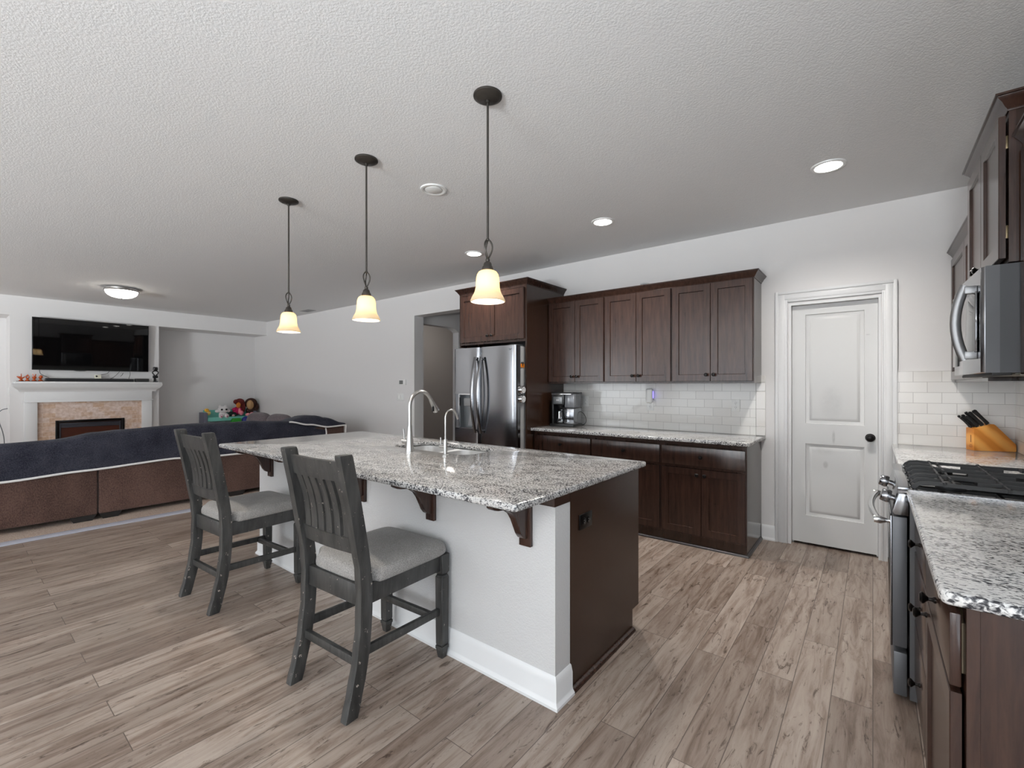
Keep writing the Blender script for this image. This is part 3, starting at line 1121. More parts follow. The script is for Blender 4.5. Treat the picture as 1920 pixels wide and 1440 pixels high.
def faucet(loc, label, s, big):
    t = thing('faucet', label, 'faucet', loc)
    if big:
        part('base', MB().lathe([(0.030, 0), (0.030, 0.004), (0.027, 0.02), (0.0235, 0.07), (0.019, 0.12), (0.0155, 0.165), (0.0155, 0.175)], (0, 0, 0), 28), M_nickel, t, True)
        Rr = 0.098; top = 0.305
        pts = [(0, 0, 0.165), (0, 0, 0.24), (0, 0, top)] + [(0, Rr - Rr * cos(a), top + Rr * sin(a)) for a in [pi * k / 14 for k in range(1, 13)]]
        part('spout', MB().tube(pts, 0.0130, 18), M_nickel, t, True)
        e = Vector(pts[-1]); dr = (Vector(pts[-1]) - Vector(pts[-2])).normalized()
        h = part('spray_head', MB().tube([e, e + dr * 0.015, e + dr * 0.075, e + dr * 0.10, e + dr * 0.104], [0.0145, 0.0155, 0.021, 0.0235, 0.021], 20), M_nickel, t, True)
        part('spray_button', MB().box(0.015, 0.024, e.y - 0.004, e.y + 0.014, e.z - 0.085, e.z - 0.05, 0.003), M_black_plastic, h, True)
        lv = part('lever', MB().cyl((0, 0, 0.062), (-0.068, 0, 0.062), 0.0165, 0.0165, 20).tube([(-0.056, 0, 0.07), (-0.057, -0.002, 0.11), (-0.060, -0.006, 0.150)], [0.006, 0.0055, 0.0065], 12), M_nickel, t, True)
    else:
        part('base', MB().lathe([(0.022, 0), (0.022, 0.004), (0.0125, 0.006), (0.0125, 0.095), (0.011, 0.10)], (0, 0, 0), 24), M_nickel, t, True)
        Rr = 0.050; top = 0.238
        pts = [(0, 0, 0.09), (0, 0, 0.17), (0, 0, top)] + [(0, Rr - Rr * cos(a), top + Rr * sin(a)) for a in [pi * k / 12 for k in range(1, 12)]]
        e = Vector(pts[-1]); dr = (Vector(pts[-1]) - Vector(pts[-2])).normalized()
        part('spout', MB().tube(pts + [tuple(e + dr * 0.03)], 0.0062, 14), M_nickel, t, True)
        part('lever', MB().cyl((0, 0, 0.052), (-0.052, 0, 0.052), 0.0105, 0.0105, 16).tube([(-0.043, 0, 0.056), (-0.044, 0, 0.11)], [0.0042, 0.0042], 10), M_nickel, t, True)
    return t

faucet((-2.464, 1.990, ZT), 'tall gooseneck pull-down nickel faucet behind the island sink', 1, True)
faucet((-2.148, 2.022, ZT), 'small slim nickel filter tap right of the tall faucet', 1, False)
outlet(PX1 + 0.003, 1.872, 0.735, pi / 2, 'dark bronze outlet on the wooden end panel of the island', M_black_metal, True)

# ------------------------------------------------------------------ back wall run
XL = -2.842
w3 = (-0.780 - XL) / 3
names = ['dark base cabinet beside the refrigerator panel', 'middle dark base cabinet of the back wall run', 'dark base cabinet nearest the white pantry door']
for k in range(3):
    base_cabinet(w3 - (0.0 if k < 2 else 0.0), D - 3.975 - 0.002, names[k], (XL + k * w3 + 0.0005, 3.975, 0), 0, 'base cabinets under the back counter')
mb = MB().sweep([(0, 0), (0.016, 0), (0.015, 0.008), (0.008, 0.017), (0, 0.020)], [(XL + 0.01, 3.975), (-0.7795, 3.975), (-0.7795, D)])
solo('shoe_moulding', mb, mat('dark_shoe', lin(52, 49, 50), 0.3), 'thin dark shoe moulding along the foot of the back cabinets', 'moulding')
mb = slab([(XL + 0.001, 3.902), (-0.755, 3.902), (-0.746, 3.911), (-0.746, D - 0.001), (XL + 0.001, D - 0.001)], [], 0.886, ZT, 0.006)
solo('back_countertop', mb, M_granite, 'speckled granite worktop along the back wall under the wall cabinets', 'countertop', angle=50)
# tile splash: running bond field plus a soldier column at its right end
mb = MB().box(XL + 0.001, -0.822, D - 0.009, D - 0.0005, ZT, 1.390)
o = struct('wall_tile', mb, M_tile, smooth=False)
m_sold = mat('white_soldier_tile', lin(222, 219, 215), 0.12)
m_grout = mat('tile_grout', lin(176, 172, 168), 0.8)
mb = MB()
zz = ZT
for h in (0.079, 0.158, 0.158, 0.078):
    mb.box(-0.820, -0.746, D - 0.010, D - 0.0005, zz + 0.001, zz + h - 0.001, 0.0015, 1); zz += h
mb.box(-0.820, -0.746, D - 0.010, D - 0.0005, zz + 0.001, 1.4525, 0.0015, 1)
struct('wall_tile_edge', mb, m_sold)
mb = MB().box(0.146, R, D - 0.009, D - 0.0005, ZT, 1.4725)
struct('wall_tile_corner', mb, M_tile, smooth=False)
mb = MB().box(R - 0.009, R - 0.0005, 0.3, D - 0.009, ZT, 1.40)
struct('wall_tile_right', mb, M_tile, smooth=False)

nu = ['dark double door wall cabinet next to the refrigerator', 'middle dark double door wall cabinet over the back counter', 'dark double door wall cabinet nearest the pantry door']
for k in range(3):
    wall_cabinet(w3, D - 4.250 - 0.001, 1.384, 2.284, nu[k], (XL + k * w3 + 0.0005, 4.250, 0), 0, 'wall cabinets over the back counter')
mb = MB().sweep(CROWN, [(XL + 0.001, 4.250), (-0.7795, 4.250), (-0.7795, D - 0.001)])
mb.bm.transform(Matrix.Translation((0, 0, 2.270)))
solo('crown_moulding', mb, M_espresso, 'dark crown moulding on top of the back wall cabinets', 'moulding')
# jar rim peeping over the crown
t = thing('glass_jar', 'clear glass jar lying on top of the wall cabinets', 'jar', (-1.80, 4.42, 2.285))
part('body', MB().lathe([(0.035, 0), (0.048, 0.006), (0.050, 0.05), (0.046, 0.085), (0.040, 0.092)], (0, 0, 0), 24), M_clear, t, True)
part('rim', MB().lathe([(0.041, 0.090), (0.044, 0.090), (0.044, 0.102), (0.041, 0.102)], (0, 0, 0), 24), M_clear, t, True)

# refrigerator enclosure
fc = thing('refrigerator_cabinet', 'tall dark cabinet surround with two doors over the refrigerator', 'cabinet', (-3.34, 4.2, 0))
FX0, FX1, FYF = -3.831, XL - 0.0005, 3.836
part('side_panel', MB().box(FX1 - 0.020, FX1, FYF, D - 0.001, 0, 2.430), M_espresso_side, fc)
part('side_panel', MB().box(FX0, FX0 + 0.020, FYF, D - 0.001, 0, 2.430), M_espresso_side, fc)
mb = MB().box(FX0 + 0.020, FX1 - 0.020, FYF + 0.019, D - 0.001, 1.832, 2.430)
part('carcass', mb, M_espresso_side, fc)
mb = MB().frame(FX0 + 0.0202, FX1 - 0.0202, 1.832, 2.430, FYF, FYF + 0.019, 0.022)
part('face_frame', mb, M_espresso, fc)
xm = (FX0 + FX1) / 2
for (a, b, kx) in ((FX0 + 0.028, xm - 0.001, xm - 0.03), (xm + 0.001, FX1 - 0.028, xm + 0.03)):
    mb = MB(); mb.M = Matrix.Translation((0, FYF, 0)); mb.shaker(a, b, 1.860, 2.400)
    d = part('door', mb, M_espresso, fc)
    mb = MB(); mb.M = Matrix.Translation((0, FYF, 0)); mb.knob(kx, 1.918)
    part('knob', mb, M_black_metal, d)
mb = MB().sweep(CROWN, [(FX0, D - 0.001), (FX0, FYF), (FX1, FYF), (FX1, D - 0.001)])
mb.bm.transform(Matrix.Translation((0, 0, 2.428)))
part('crown', mb, M_espresso, fc)

# refrigerator
fr = thing('refrigerator', 'stainless side by side refrigerator with water dispenser', 'refrigerator', (-3.35, 4.1, 0))
RX0, RX1, RF, RB = -3.802, -2.884, 3.700, 4.50
mb = MB().box(RX0 + 0.004, RX1 - 0.004, RF + 0.085, RB, 0.02, 1.775, 0.004)
part('body', mb, mat('grey_steel_side', lin(160, 160, 160), 0.4, 0.15), fc if False else fr)
xg = -3.392
def fdoor(a, b, cut=None):
    mb = MB()
    n = 14
    # softly bowed front
    def fy(x):
        t = (x - a) / (b - a)
        e = min(t, 1 - t)
        return RF + 0.012 * (2 * t - 1) ** 2 + (0.022 * (1 - e / 0.05) ** 2 if e < 0.05 else 0)
    z0, z1 = 0.06, 1.785
    xs = [a + (b - a) * q for q in (0, 0.006, 0.018, 0.034, 0.05)] + [a + (b - a) * (0.05 + 0.9 * k / n) for k in range(1, n)] + [a + (b - a) * q for q in (0.95, 0.966, 0.982, 0.994, 1)]
    zs = [z0, z1]
    if cut:
        zs = [z0, cut[2], cut[3], z1]
        xs = sorted(set([x for x in xs if abs(x - cut[0]) > 0.01 and abs(x - cut[1]) > 0.01] + [cut[0], cut[1]]))
    for i in range(len(xs) - 1):
        for j in range(len(zs) - 1):
            x0, x1 = xs[i], xs[i + 1]
            if cut and j == 1 and x0 >= cut[0] - 1e-6 and x1 <= cut[1] + 1e-6:
                continue
            mb.poly([(0, 1, 2, 3)], [(x0, fy(x0), zs[j]), (x1, fy(x1), zs[j]), (x1, fy(x1), zs[j + 1]), (x0, fy(x0), zs[j + 1])])
    yb = RF + 0.078
    for z in (z0, z1):
        pts = [(x, fy(x), z) for x in xs] + [(b, yb, z), (a, yb, z)]
        mb.poly([tuple(range(len(pts)))], pts)
    for x in (a, b):
        mb.poly([(0, 1, 2, 3)], [(x, fy(x), z0), (x, yb, z0), (x, yb, z1), (x, fy(x), z1)])
    mb.poly([(0, 1, 2, 3)], [(a, yb, z0), (b, yb, z0), (b, yb, z1), (a, yb, z1)])
    bmesh.ops.remove_doubles(mb.bm, verts=mb.bm.verts, dist=0.0004)
    return mb, fy
CUT = (-3.700, -3.492, 0.888, 1.262)
mb, fyl = fdoor(RX0, xg - 0.003, CUT)
dl = part('door', mb, M_stainless, fr, label='left freezer door with dispenser', angle=25)
mb, fyr = fdoor(xg + 0.003, RX1)
dr_ = part('door', mb, M_stainless, fr, label='right door', angle=25)
# dispenser recess
yq = RF + 0.07
mb = MB()
a, b, c, d = CUT
yf = max(fyl(a), fyl(b)) + 0.001
mb.poly([(0, 1, 2, 3), (4, 5, 6, 7), (8, 9, 10, 11), (12, 13, 14, 15), (16, 17, 18, 19)],
        [(a, yf, c), (a, yq, c), (a, yq, d), (a, yf, d), (b, yf, c), (b, yf, d), (b, yq, d), (b, yq, c),
         (a, yf, d), (a, yq, d), (b, yq, d), (b, yf, d), (a, yf, c), (b, yf, c), (b, yq, c), (a, yq, c),
         (a, yq, c), (b, yq, c), (b, yq, d), (a, yq, d)])
ds = part('dispenser', mb, mat('dispenser_grey', lin(120, 122, 124), 0.35, 0.6), dl)
mb = MB().frame(a - 0.008, b + 0.008, c - 0.008, d + 0.008, RF - 0.004, RF + 0.012, 0.010)
part('dispenser_frame', mb, M_chrome, dl)
mb = MB().box(a + 0.06, b - 0.02, RF + 0.006, yq - 0.002, 1.13, 1.225, 0.012).prism([(a + 0.095, 0.91), (b - 0.006, 0.91), (b - 0.006, 1.09), (a + 0.135, 1.09)], 'y', yq - 0.03, yq - 0.02)
part('dispenser_paddle', mb, M_grey_plastic, dl)
mb = MB().box(a - 0.062, a - 0.010, RF + 0.0, RF + 0.012, c - 0.006, d + 0.004, 0.002)
part('control_strip', mb, mat('control_grey', lin(118, 120, 124), 0.25, 0.5), dl)
for s, par in ((-1, dl), (1, dr_)):
    pts = []
    for k in range(13):
        u = k / 12
        bow = 4 * u * (1 - u)
        pts.append((xg + s * 0.042, RF - 0.022 - 0.060 * bow, 0.842 + (1.676 - 0.842) * u))
    mb = MB().tube(pts, 0.0135, 14, flat=(0.75, 1.45))
    for z in (0.87, 1.65):
        mb.cyl((xg + s * 0.042, RF - 0.026, z), (xg + s * 0.042, RF + 0.02, z), 0.010)
    part('handle', mb, M_stainless, par)
part('door_gap_shade', MB().box(xg - 0.004, xg + 0.004, RF + 0.036, RF + 0.086, 0.06, 1.785), M_gap, fr)  # dark strip standing in for the shade in the gap between the doors
part('hinge_cover', MB().box(RX0 + 0.02, RX0 + 0.12, RF + 0.03, RF + 0.16, 1.776, 1.794, 0.004), M_dark_steel, fr)
part('hinge_cover', MB().box(RX1 - 0.12, RX1 - 0.02, RF + 0.03, RF + 0.16, 1.776, 1.794, 0.004), M_dark_steel, fr)
part('base_grille', MB().box(RX0 + 0.01, RX1 - 0.01, RF + 0.05, RF + 0.09, 0.0, 0.058), M_dark_slot, fr)
# things clipped on the refrigerator side
def dial(y, z, label):
    t = thing('magnetic_timer', label, 'kitchen timer', (RX1 - 0.004, y, z), 0, 'round chrome timers on the refrigerator side')
    part('body', MB().lathe([(0.036, 0), (0.042, 0.005), (0.042, 0.036), (0.039, 0.040), (0.034, 0.041), (0, 0.041)], (0, 0, 0), 32, 'x'), M_chrome, t, True)
    part('dial_face', MB().lathe([(0.033, 0.0412), (0.033, 0.0425), (0, 0.0425)], (0, 0, 0), 28, 'x'), mat('dial_white', lin(206, 206, 206), 0.3), t, True)
    m = MB()
    for k in range(6):
        an = k * pi / 3
        m.box(0.0426, 0.0432, 0.022 * cos(an) - 0.003, 0.022 * cos(an) + 0.003, 0.022 * sin(an) - 0.003, 0.022 * sin(an) + 0.003)
    m.box(0.0426, 0.0432, -0.002, 0.002, -0.003, 0.018)
    part('dial_marks', m, M_black_plastic, t, True)
dial(3.786, 1.318, 'upper round chrome kitchen timer on the refrigerator side')
dial(3.786, 1.222, 'lower round chrome kitchen timer on the refrigerator side')
t = thing('butterfly_magnet', 'orange and black butterfly magnet high on the refrigerator side', 'magnet', (RX1 - 0.004, 3.812, 1.585))
M_orange = mat('orange_wing', lin(214, 120, 24), 0.5)
for s in (-1, 1):
    part('wing', MB().prism([(0, -0.012), (s * 0.006, 0.014), (s * 0.030, 0.006), (s * 0.034, -0.018), (s * 0.022, -0.036), (s * 0.006, -0.030)], 'x', 0.006, 0.009), M_orange, t, True)
part('body', MB().ball((0.008, 0, 0.004), (0.008, 0.009, 0.024), 12, 8).box(0.0, 0.009, -0.022, 0.022, 0.004, 0.024, 0.004), M_black_plastic, t, True)
solo('clear_hook', MB().lathe([(0.012, 0), (0.012, -0.002), (0, -0.002)], (-2.972, RF - 0.0005 + 0.004, 1.742), 16, 'y').tube([(-2.972, RF + 0.001, 1.742), (-2.965, RF - 0.016, 1.745), (-2.955, RF - 0.016, 1.752)], 0.003, 8), M_clear, 'small clear stick-on hook at the top of the right refrigerator door', 'hook')

# coffee maker
cm = thing('coffee_maker', 'black and steel drip coffee maker on the back counter', 'coffee maker', (-2.640, 4.33, ZT), 0.10)
cm.scale = (0.90, 0.92, 1.04)
part('base', MB().box(-0.185, 0.135, -0.14, 0.12, 0, 0.028, 0.008), M_black_plastic, cm, True)
part('back_tower', MB().box(-0.165, 0.0, 0.02, 0.12, 0.028, 0.345, 0.006).box(-0.165, -0.140, -0.12, 0.12, 0.028, 0.345, 0.004), M_black_plastic, cm, True)
br_ = part('brew_head', MB().box(-0.165, 0.0, -0.12, 0.12, 0.225, 0.345, 0.008).lathe([(0.038, 0), (0.045, 0.03)], (-0.075, -0.04, 0.196), 20), M_black_plastic, cm, True)
bd = part('badge_plate', MB().box(-0.140, -0.022, -0.127, -0.115, 0.235, 0.312, 0.008), mat('badge_grey', lin(128, 130, 132), 0.35, 0.6), br_, True)
m = MB()
for k, (w_, x_) in enumerate(((0.006, -0.098), (0.005, -0.090), (0.006, -0.083), (0.005, -0.075), (0.006, -0.067))):
    m.box(x_, x_ + w_, -0.1285, -0.1268, 0.272 + 0.002 * (k % 2), 0.282)
part('lettering', m, mat('badge_white', lin(214, 214, 214), 0.4), bd, True)
part('lid', MB().box(-0.170, 0.128, -0.125, 0.125, 0.345, 0.358, 0.005), M_black_plastic, cm, True)
part('top_band', MB().box(-0.166, 0.10, -0.1235, -0.10, 0.333, 0.345, 0.002), M_chrome, cm, True)
tk = part('water_tank', MB().box(0.003, 0.128, -0.105, 0.10, 0.198, 0.344, 0.010), mat('smoked_tank', lin(122, 124, 128), 0.12, 0.1), cm, True)
part('tank_handle', MB().box(0.128, 0.131, -0.06, -0.03, 0.215, 0.325, 0.002), M_dark_steel, tk, True)
part('tank_collar', MB().box(0.0, 0.130, -0.115, 0.105, 0.188, 0.200, 0.003), M_black_plastic, cm, True)
bx = part('control_box', MB().box(0.002, 0.130, -0.118, 0.105, 0.028, 0.190, 0.004), M_stainless, cm, True)
m = MB()
for z_ in (0.150, 0.165, 0.180):
    for x_ in (0.012, 0.030):
        m.box(x_, x_ + 0.014, -0.1195, -0.1175, z_ - 0.012, z_)
for z_ in (0.062, 0.076):
    for x_ in (0.012, 0.030):
        m.box(x_, x_ + 0.014, -0.1195, -0.1175, z_ - 0.010, z_)
for z_ in (0.130, 0.113, 0.097):
    m.box(0.012, 0.046, -0.1195, -0.1175, z_ - 0.006, z_)
part('buttons', m, M_black_plastic, bx, True)
cf = part('carafe', MB().lathe([(0.058, 0.0), (0.062, 0.010), (0.062, 0.06), (0.050, 0.105), (0.040, 0.13), (0.044, 0.145), (0.040, 0.15)], (-0.075, -0.05, 0.030), 28), M_clear, cm, True)
part('carafe_handle', MB().tube([(-0.050, -0.108, 0.165), (-0.045, -0.150, 0.155), (-0.045, -0.152, 0.09), (-0.050, -0.115, 0.07)], 0.009, 10, flat=(1.3, 0.7)), M_chrome, cf, True)
part('power_cord', MB().tube(smooth([(0.130, 0.06, 0.155), (0.165, 0.08, 0.135), (0.190, 0.10, 0.085), (0.185, 0.11, 0.04), (0.150, 0.11, 0.012), (0.11, 0.11, 0.008)]), 0.0035, 8), M_black_cable, cm, True)

outlet(-0.987, D - 0.009, 1.180, 0, 'white double outlet on the tiles nearest the pantry door')
outlet(-1.795, D - 0.009, 1.165, 0, 'white outlet behind the plugged-in air freshener')
outlet(-2.545, D - 0.009, 1.185, 0, 'white outlet on the tiles right of the coffee maker')
t = thing('air_freshener', 'white plug-in air freshener with blue glow under the wall cabinets', 'air freshener', (-1.790, D - 0.0195, 1.185))
part('housing', MB().box(-0.036, 0.036, -0.050, -0.003, 0.0, 0.150, 0.022, 4), M_white_plastic, t, True)
part('night_light', MB().box(0.036, 0.039, -0.030, -0.010, 0.05, 0.12, 0.001), emit('blue_led', (0.25, 0.2, 1.0, 1), 2.0), t, True)
part('plug_prongs', MB().box(-0.012, 0.012, -0.004, 0.002, 0.0, 0.02), M_white_plastic, t, True)
outlet(-5.880, D, 1.182, 0, 'white triple light switch on the grey wall left of the hall opening', switch=3)
t = thing('thermostat', 'square white thermostat with grey screen above the light switch', 'thermostat', (-5.82, D, 1.372))
part('housing', MB().box(-0.085, 0.085, -0.022, -0.001, 0, 0.088, 0.006), M_white_plastic, t, True)
part('screen', MB().box(-0.062, 0.028, -0.0235, -0.0215, 0.016, 0.074), mat('lcd_grey', lin(104, 106, 104), 0.2), t, True)

# ------------------------------------------------------------------ right wall run (fronts face -X)
RW = -pi / 2
GR = 'base cabinets on the right wall'
RY0, RY1 = 2.585, 3.345
XF = 0.1585
dR = R - XF - 0.001
base_cabinet(RY0 - 1.99 - 0.003, dR, 'dark three drawer base cabinet right beside the range', (XF, RY0 - 0.003, 0), RW, GR, drawers=[(0.684, 0.842), (0.385, 0.660), (0.103, 0.372)], doors=0)
base_cabinet(1.99 - 1.390, dR, 'dark base cabinet at the near end of the right counter', (XF, 1.99, 0), RW, GR, drawers=[(0.694, 0.856)], doors=1, drawer_out=0.005, door_top=0.681)
base_cabinet(D - RY1 - 0.006, dR, 'dark base cabinet in the far corner beyond the range', (XF, D - 0.002, 0), RW, GR)
# panel closing the near end of the run
mb = MB().box(XF + 0.022, R - 0.001, 1.383, 1.3895, 0.0, 0.886).box(XF + 0.0, XF + 0.022, 1.3825, 1.3895, 0.0, 0.886, 0.001)
solo('cabinet_end_panel', mb, M_espresso, 'dark wood panel closing the near end of the right counter', 'panel', smooth=False)
mb = slab([(0.125, 1.352), (0.16, 1.352), (R - 0.001, 1.352), (R - 0.001, RY0 - 0.002), (0.113, RY0 - 0.002), (0.113, 1.376), (0.116, 1.362)], [], 0.886, ZT, 0.010)
solo('right_countertop', mb, M_granite_b, 'speckled granite worktop in the near right foreground', 'countertop', angle=50)
mb = slab([(0.113, RY1 + 0.002), (R - 0.001, RY1 + 0.002), (R - 0.001, D - 0.001), (0.113, D - 0.001)], [], 0.886, ZT, 0.006)
solo('corner_countertop', mb, M_granite_b, 'speckled granite worktop in the far corner behind the range', 'countertop', angle=50)

# range: local frame x along the wall (towards the camera), y 0 at the door plane, +y to the wall
rg = thing('gas_range', 'stainless gas range with black grates on the right wall', 'range', (0.066, RY1, 0), RW)
W = RY1 - RY0
dep = R - 0.066 - 0.002
M_range_side = mat('range_side_grey', lin(92, 92, 94), 0.4, 0.5)
part('body', MB().box(0.003, W - 0.003, 0.058, dep, 0.012, 0.905), M_range_side, rg, True)
dd = part('oven_door', MB().box(0.004, W - 0.004, 0.0, 0.050, 0.228, 0.792, 0.004), M_dark_steel, rg, True)
part('door_face', MB().box(0.004, W - 0.004, -0.006, 0.001, 0.226, 0.794, 0.003), M_stainless, dd, True)
part('oven_window', MB().box(0.12, W - 0.12, -0.0075, -0.005, 0.36, 0.66, 0.001), M_black_gloss, dd, True)
pts = []
for k in range(15):
    u = k / 14
    pts.append((0.055 + (W - 0.11) * u, -0.045 - 0.028 * 4 * u * (1 - u), 0.758 + 0.0 * u))
hb = MB().tube(pts, 0.0135, 14)
for x in (0.055, W - 0.055):
    hb.tube([(x, -0.006, 0.758), (x, -0.018, 0.758), (x, -0.040, 0.758), (x, -0.062, 0.758)], [0.010, 0.0095, 0.018, 0.016], 16)
part('handle', hb, M_chrome, dd, True)
part('storage_drawer', MB().box(0.004, W - 0.004, 0.004, 0.050, 0.018, 0.205, 0.005), M_dark_steel, rg, True)
part('control_panel', MB().prism([(0.055, 0.80), (0.006, 0.80), (0.000, 0.815), (0.022, 0.895), (0.055, 0.905)], 'x', 0.0, W, 0.003), M_stainless, rg, True)
for x in (RY1 - 3.10, RY1 - 2.69):
    kb = MB(); kb.M = Matrix.Translation((x, 0.012, 0.852)) @ Matrix.Rotation(radians(-15), 4, 'X')
    kb.lathe([(0.013, 0.002), (0.013, -0.014), (0.027, -0.016), (0.030, -0.024), (0.027, -0.048), (0.024, -0.051), (0, -0.051)], (0, 0, 0), 20, 'y')
    part('knob', kb, M_stainless, rg, True)
mb = MB()
mb.box(0.0, W, 0.022, dep, 0.893, 0.912)
mb.box(0.0, W, 0.018, 0.060, 0.905, 0.923, 0.004); mb.box(0.0, W, dep - 0.05, dep, 0.905, 0.925, 0.004)
mb.box(0.0, 0.006, 0.055, dep - 0.04, 0.905, 0.9178); mb.box(W - 0.006, W, 0.055, dep - 0.04, 0.905, 0.9178)
ct = part('cooktop', mb, M_stainless, rg, True)
part('cooktop_pan', MB().box(0.0085, W - 0.0085, 0.062, dep - 0.052, 0.911, 0.916), M_black_gloss, ct, True)
for bx_ in (0.16, W / 2, W - 0.16):
    for by in ((0.20, 0.50) if abs(bx_ - W / 2) > 0.01 else (0.35,)):
        b_ = part('burner', MB().lathe([(0.050, 0.0), (0.050, 0.010), (0.040, 0.014), (0, 0.014)], (bx_, by, 0.916), 24), M_iron, rg, True)
        part('burner_cap', MB().lathe([(0.036, 0.014), (0.036, 0.021), (0.030, 0.024), (0, 0.024)], (bx_, by, 0.916), 24), M_black_plastic, b_, True)
def gbar(m, pts, w, h):
    # cast bar following a 3-D polyline, rectangular section
    rows = []
    for i, p in enumerate(pts):
        p = Vector(p)
        a = Vector(pts[max(0, i - 1)]); b = Vector(pts[min(len(pts) - 1, i + 1)])
        d = (b - a).normalized()
        s_ = d.cross(Vector((0, 0, 1)))
        s_ = s_.normalized() if s_.length > 1e-4 else Vector((1, 0, 0))
        u_ = s_.cross(d).normalized()
        rows.append([m._v(p + s_ * w - u_ * h), m._v(p - s_ * w - u_ * h), m._v(p - s_ * w * 0.7 + u_ * h), m._v(p + s_ * w * 0.7 + u_ * h)])
    for i in range(len(rows) - 1):
        for k in range(4):
            m.bm.faces.new((rows[i][k], rows[i + 1][k], rows[i + 1][(k + 1) % 4], rows[i][(k + 1) % 4]))
    m.bm.faces.new(rows[0]); m.bm.faces.new(list(reversed(rows[-1])))

gw = (W - 0.03) / 3
y0, y1 = 0.070, dep - 0.060
for k in range(3):
    x0 = 0.015 + k * gw + 0.006; x1 = x0 + gw - 0.012
    m = MB()
    nb = 2
    for q in range(nb):
        x = x0 + 0.008 + (x1 - x0 - 0.016) * q / (nb - 1)
        yy = [0.0, 0.006, 0.022, 0.050, 0.085, 0.14]
        zz = [0.919, 0.931, 0.9435, 0.9475, 0.9465, 0.945]
        pts = [(x, y0 + a_, b_) for a_, b_ in zip(yy, zz)] + [(x, (y0 + y1) / 2, 0.9435)] + [(x, y1 - a_, b_) for a_, b_ in reversed(list(zip(yy, zz)))]
        gbar(m, pts, 0.0052, 0.0075)
    for y in (y0 + 0.10, (y0 + y1) / 2, y1 - 0.10):
        gbar(m, [(x0, y, 0.944), (x1, y, 0.944)], 0.0055, 0.0072)
        for x in (x0 + 0.008, x1 - 0.008):
            m.ball((x, y, 0.951), (0.008, 0.008, 0.007), 10, 6)
    xm_ = (x0 + x1) / 2
    for ya_, yb_ in ((y0, y0 + 0.105), (y0 + 0.21, y1 - 0.21), (y1 - 0.105, y1)):
        lowa = 0.921 if ya_ == y0 else 0.944
        lowb = 0.921 if yb_ == y1 else 0.944
        gbar(m, [(xm_, ya_, lowa), (xm_, ya_ + 0.02, 0.944), (xm_, (ya_ + yb_) / 2, 0.947), (xm_, yb_ - 0.02, 0.944), (xm_, yb_, lowb)], 0.0052, 0.0072)
    for sx_ in (-1, 1):
        for yc_ in (0.20, 0.50):
            gbar(m, [(xm_ + sx_ * (x1 - x0) / 2 * 0.95, yc_, 0.944), (xm_ + sx_ * 0.028, yc_, 0.947)], 0.005, 0.0072)
    for y in (y0 + 0.004, y1 - 0.004):
        gbar(m, [(x0 + 0.006, y, 0.922), (x1 - 0.006, y, 0.922)], 0.0045, 0.005)
    part('grate', m, M_iron, rg, True)

# over-the-range microwave
mw = thing('microwave', 'stainless microwave mounted over the range', 'microwave', (0.338, RY1, 1.412), RW)
dm = R - 0.338 - 0.002
part('body', MB().box(0.0, W, 0.034, dm, 0.0, 0.424), mat('charcoal_enamel', lin(56, 57, 60), 0.42), mw, True)
part('side_seam', MB().box(W - 0.002, W + 0.0015, 0.012, 0.052, 0.0, 0.424), mat('seam_grey', lin(84, 85, 88), 0.4), mw, True)
def mwf(u, v):
    x = W * u
    y = 0.0 + 0.022 * (2 * u - 1) ** 2 * 0.4
    return (x, y, 0.002 + 0.420 * v)
m = MB().prism([(0.0, 0.034), (0.0, 0.010), (0.012, 0.0), (W * 0.5, -0.010), (W - 0.012, 0.0), (W, 0.010), (W, 0.034)], 'z', 0.002, 0.422, 0.002, 2)
df_ = part('door', m, M_stainless, mw, True)
part('door_window', MB().box(0.26, W - 0.045, -0.0112, -0.004, 0.085, 0.335, 0.003), mat('mirror_tint', lin(120, 120, 121), 0.06, 0.9), df_, True)
part('control_panel', MB().box(0.03, 0.20, -0.0085, -0.002, 0.045, 0.40, 0.002), M_black_gloss, mw, True)
m = MB()
hpts = []
for k in range(11):
    u = k / 10
    hpts.append((W - 0.075 - 0.0 * u, -0.036 - 0.030 * 4 * u * (1 - u), 0.055 + 0.31 * u))
m.tube(hpts, 0.0125, 12, flat=(1.4, 0.8))
for z in (0.075, 0.345):
    m.box(W - 0.088, W - 0.062, -0.040, -0.002, z - 0.016, z + 0.016, 0.003)
part('handle', m, mat('satin_steel', lin(140, 140, 141), 0.38, 1.0), df_, True)
part('vent_filter', MB().box(0.05, W - 0.05, 0.10, dm - 0.05, -0.006, 0.0005, 0.001), mat('mesh_filter', lin(120, 118, 108), 0.5, 0.7), mw, True)
part('underside_lip', MB().box(0.0, W, 0.030, 0.085, -0.010, 0.0005, 0.002), M_dark_slot, mw, True)
part('side_screw', MB().lathe([(0.006, 0), (0.006, 0.002), (0.003, 0.0024), (0, 0.0024)], (W, 0.215, 0.075), 14, 'x'), M_dark_slot, mw, True)

GW = 'wall cabinets on the right wall'
# taller cabinet over the microwave
t = wall_cabinet(W, R - 0.414 - 0.001, 1.842, 2.432, 'tall dark cabinet above the microwave, highest on the right wall', (0.414, RY1, 0), RW, GW, knob_z=1.885, out=0.007)
mb = MB().sweep(CROWN, [(R - 0.001, RY1), (0.414, RY1), (0.414, RY0), (R - 0.001, RY0)])
mb.bm.transform(Matrix.Translation((0, 0, 2.428)))
part('crown', mb, M_espresso, t)
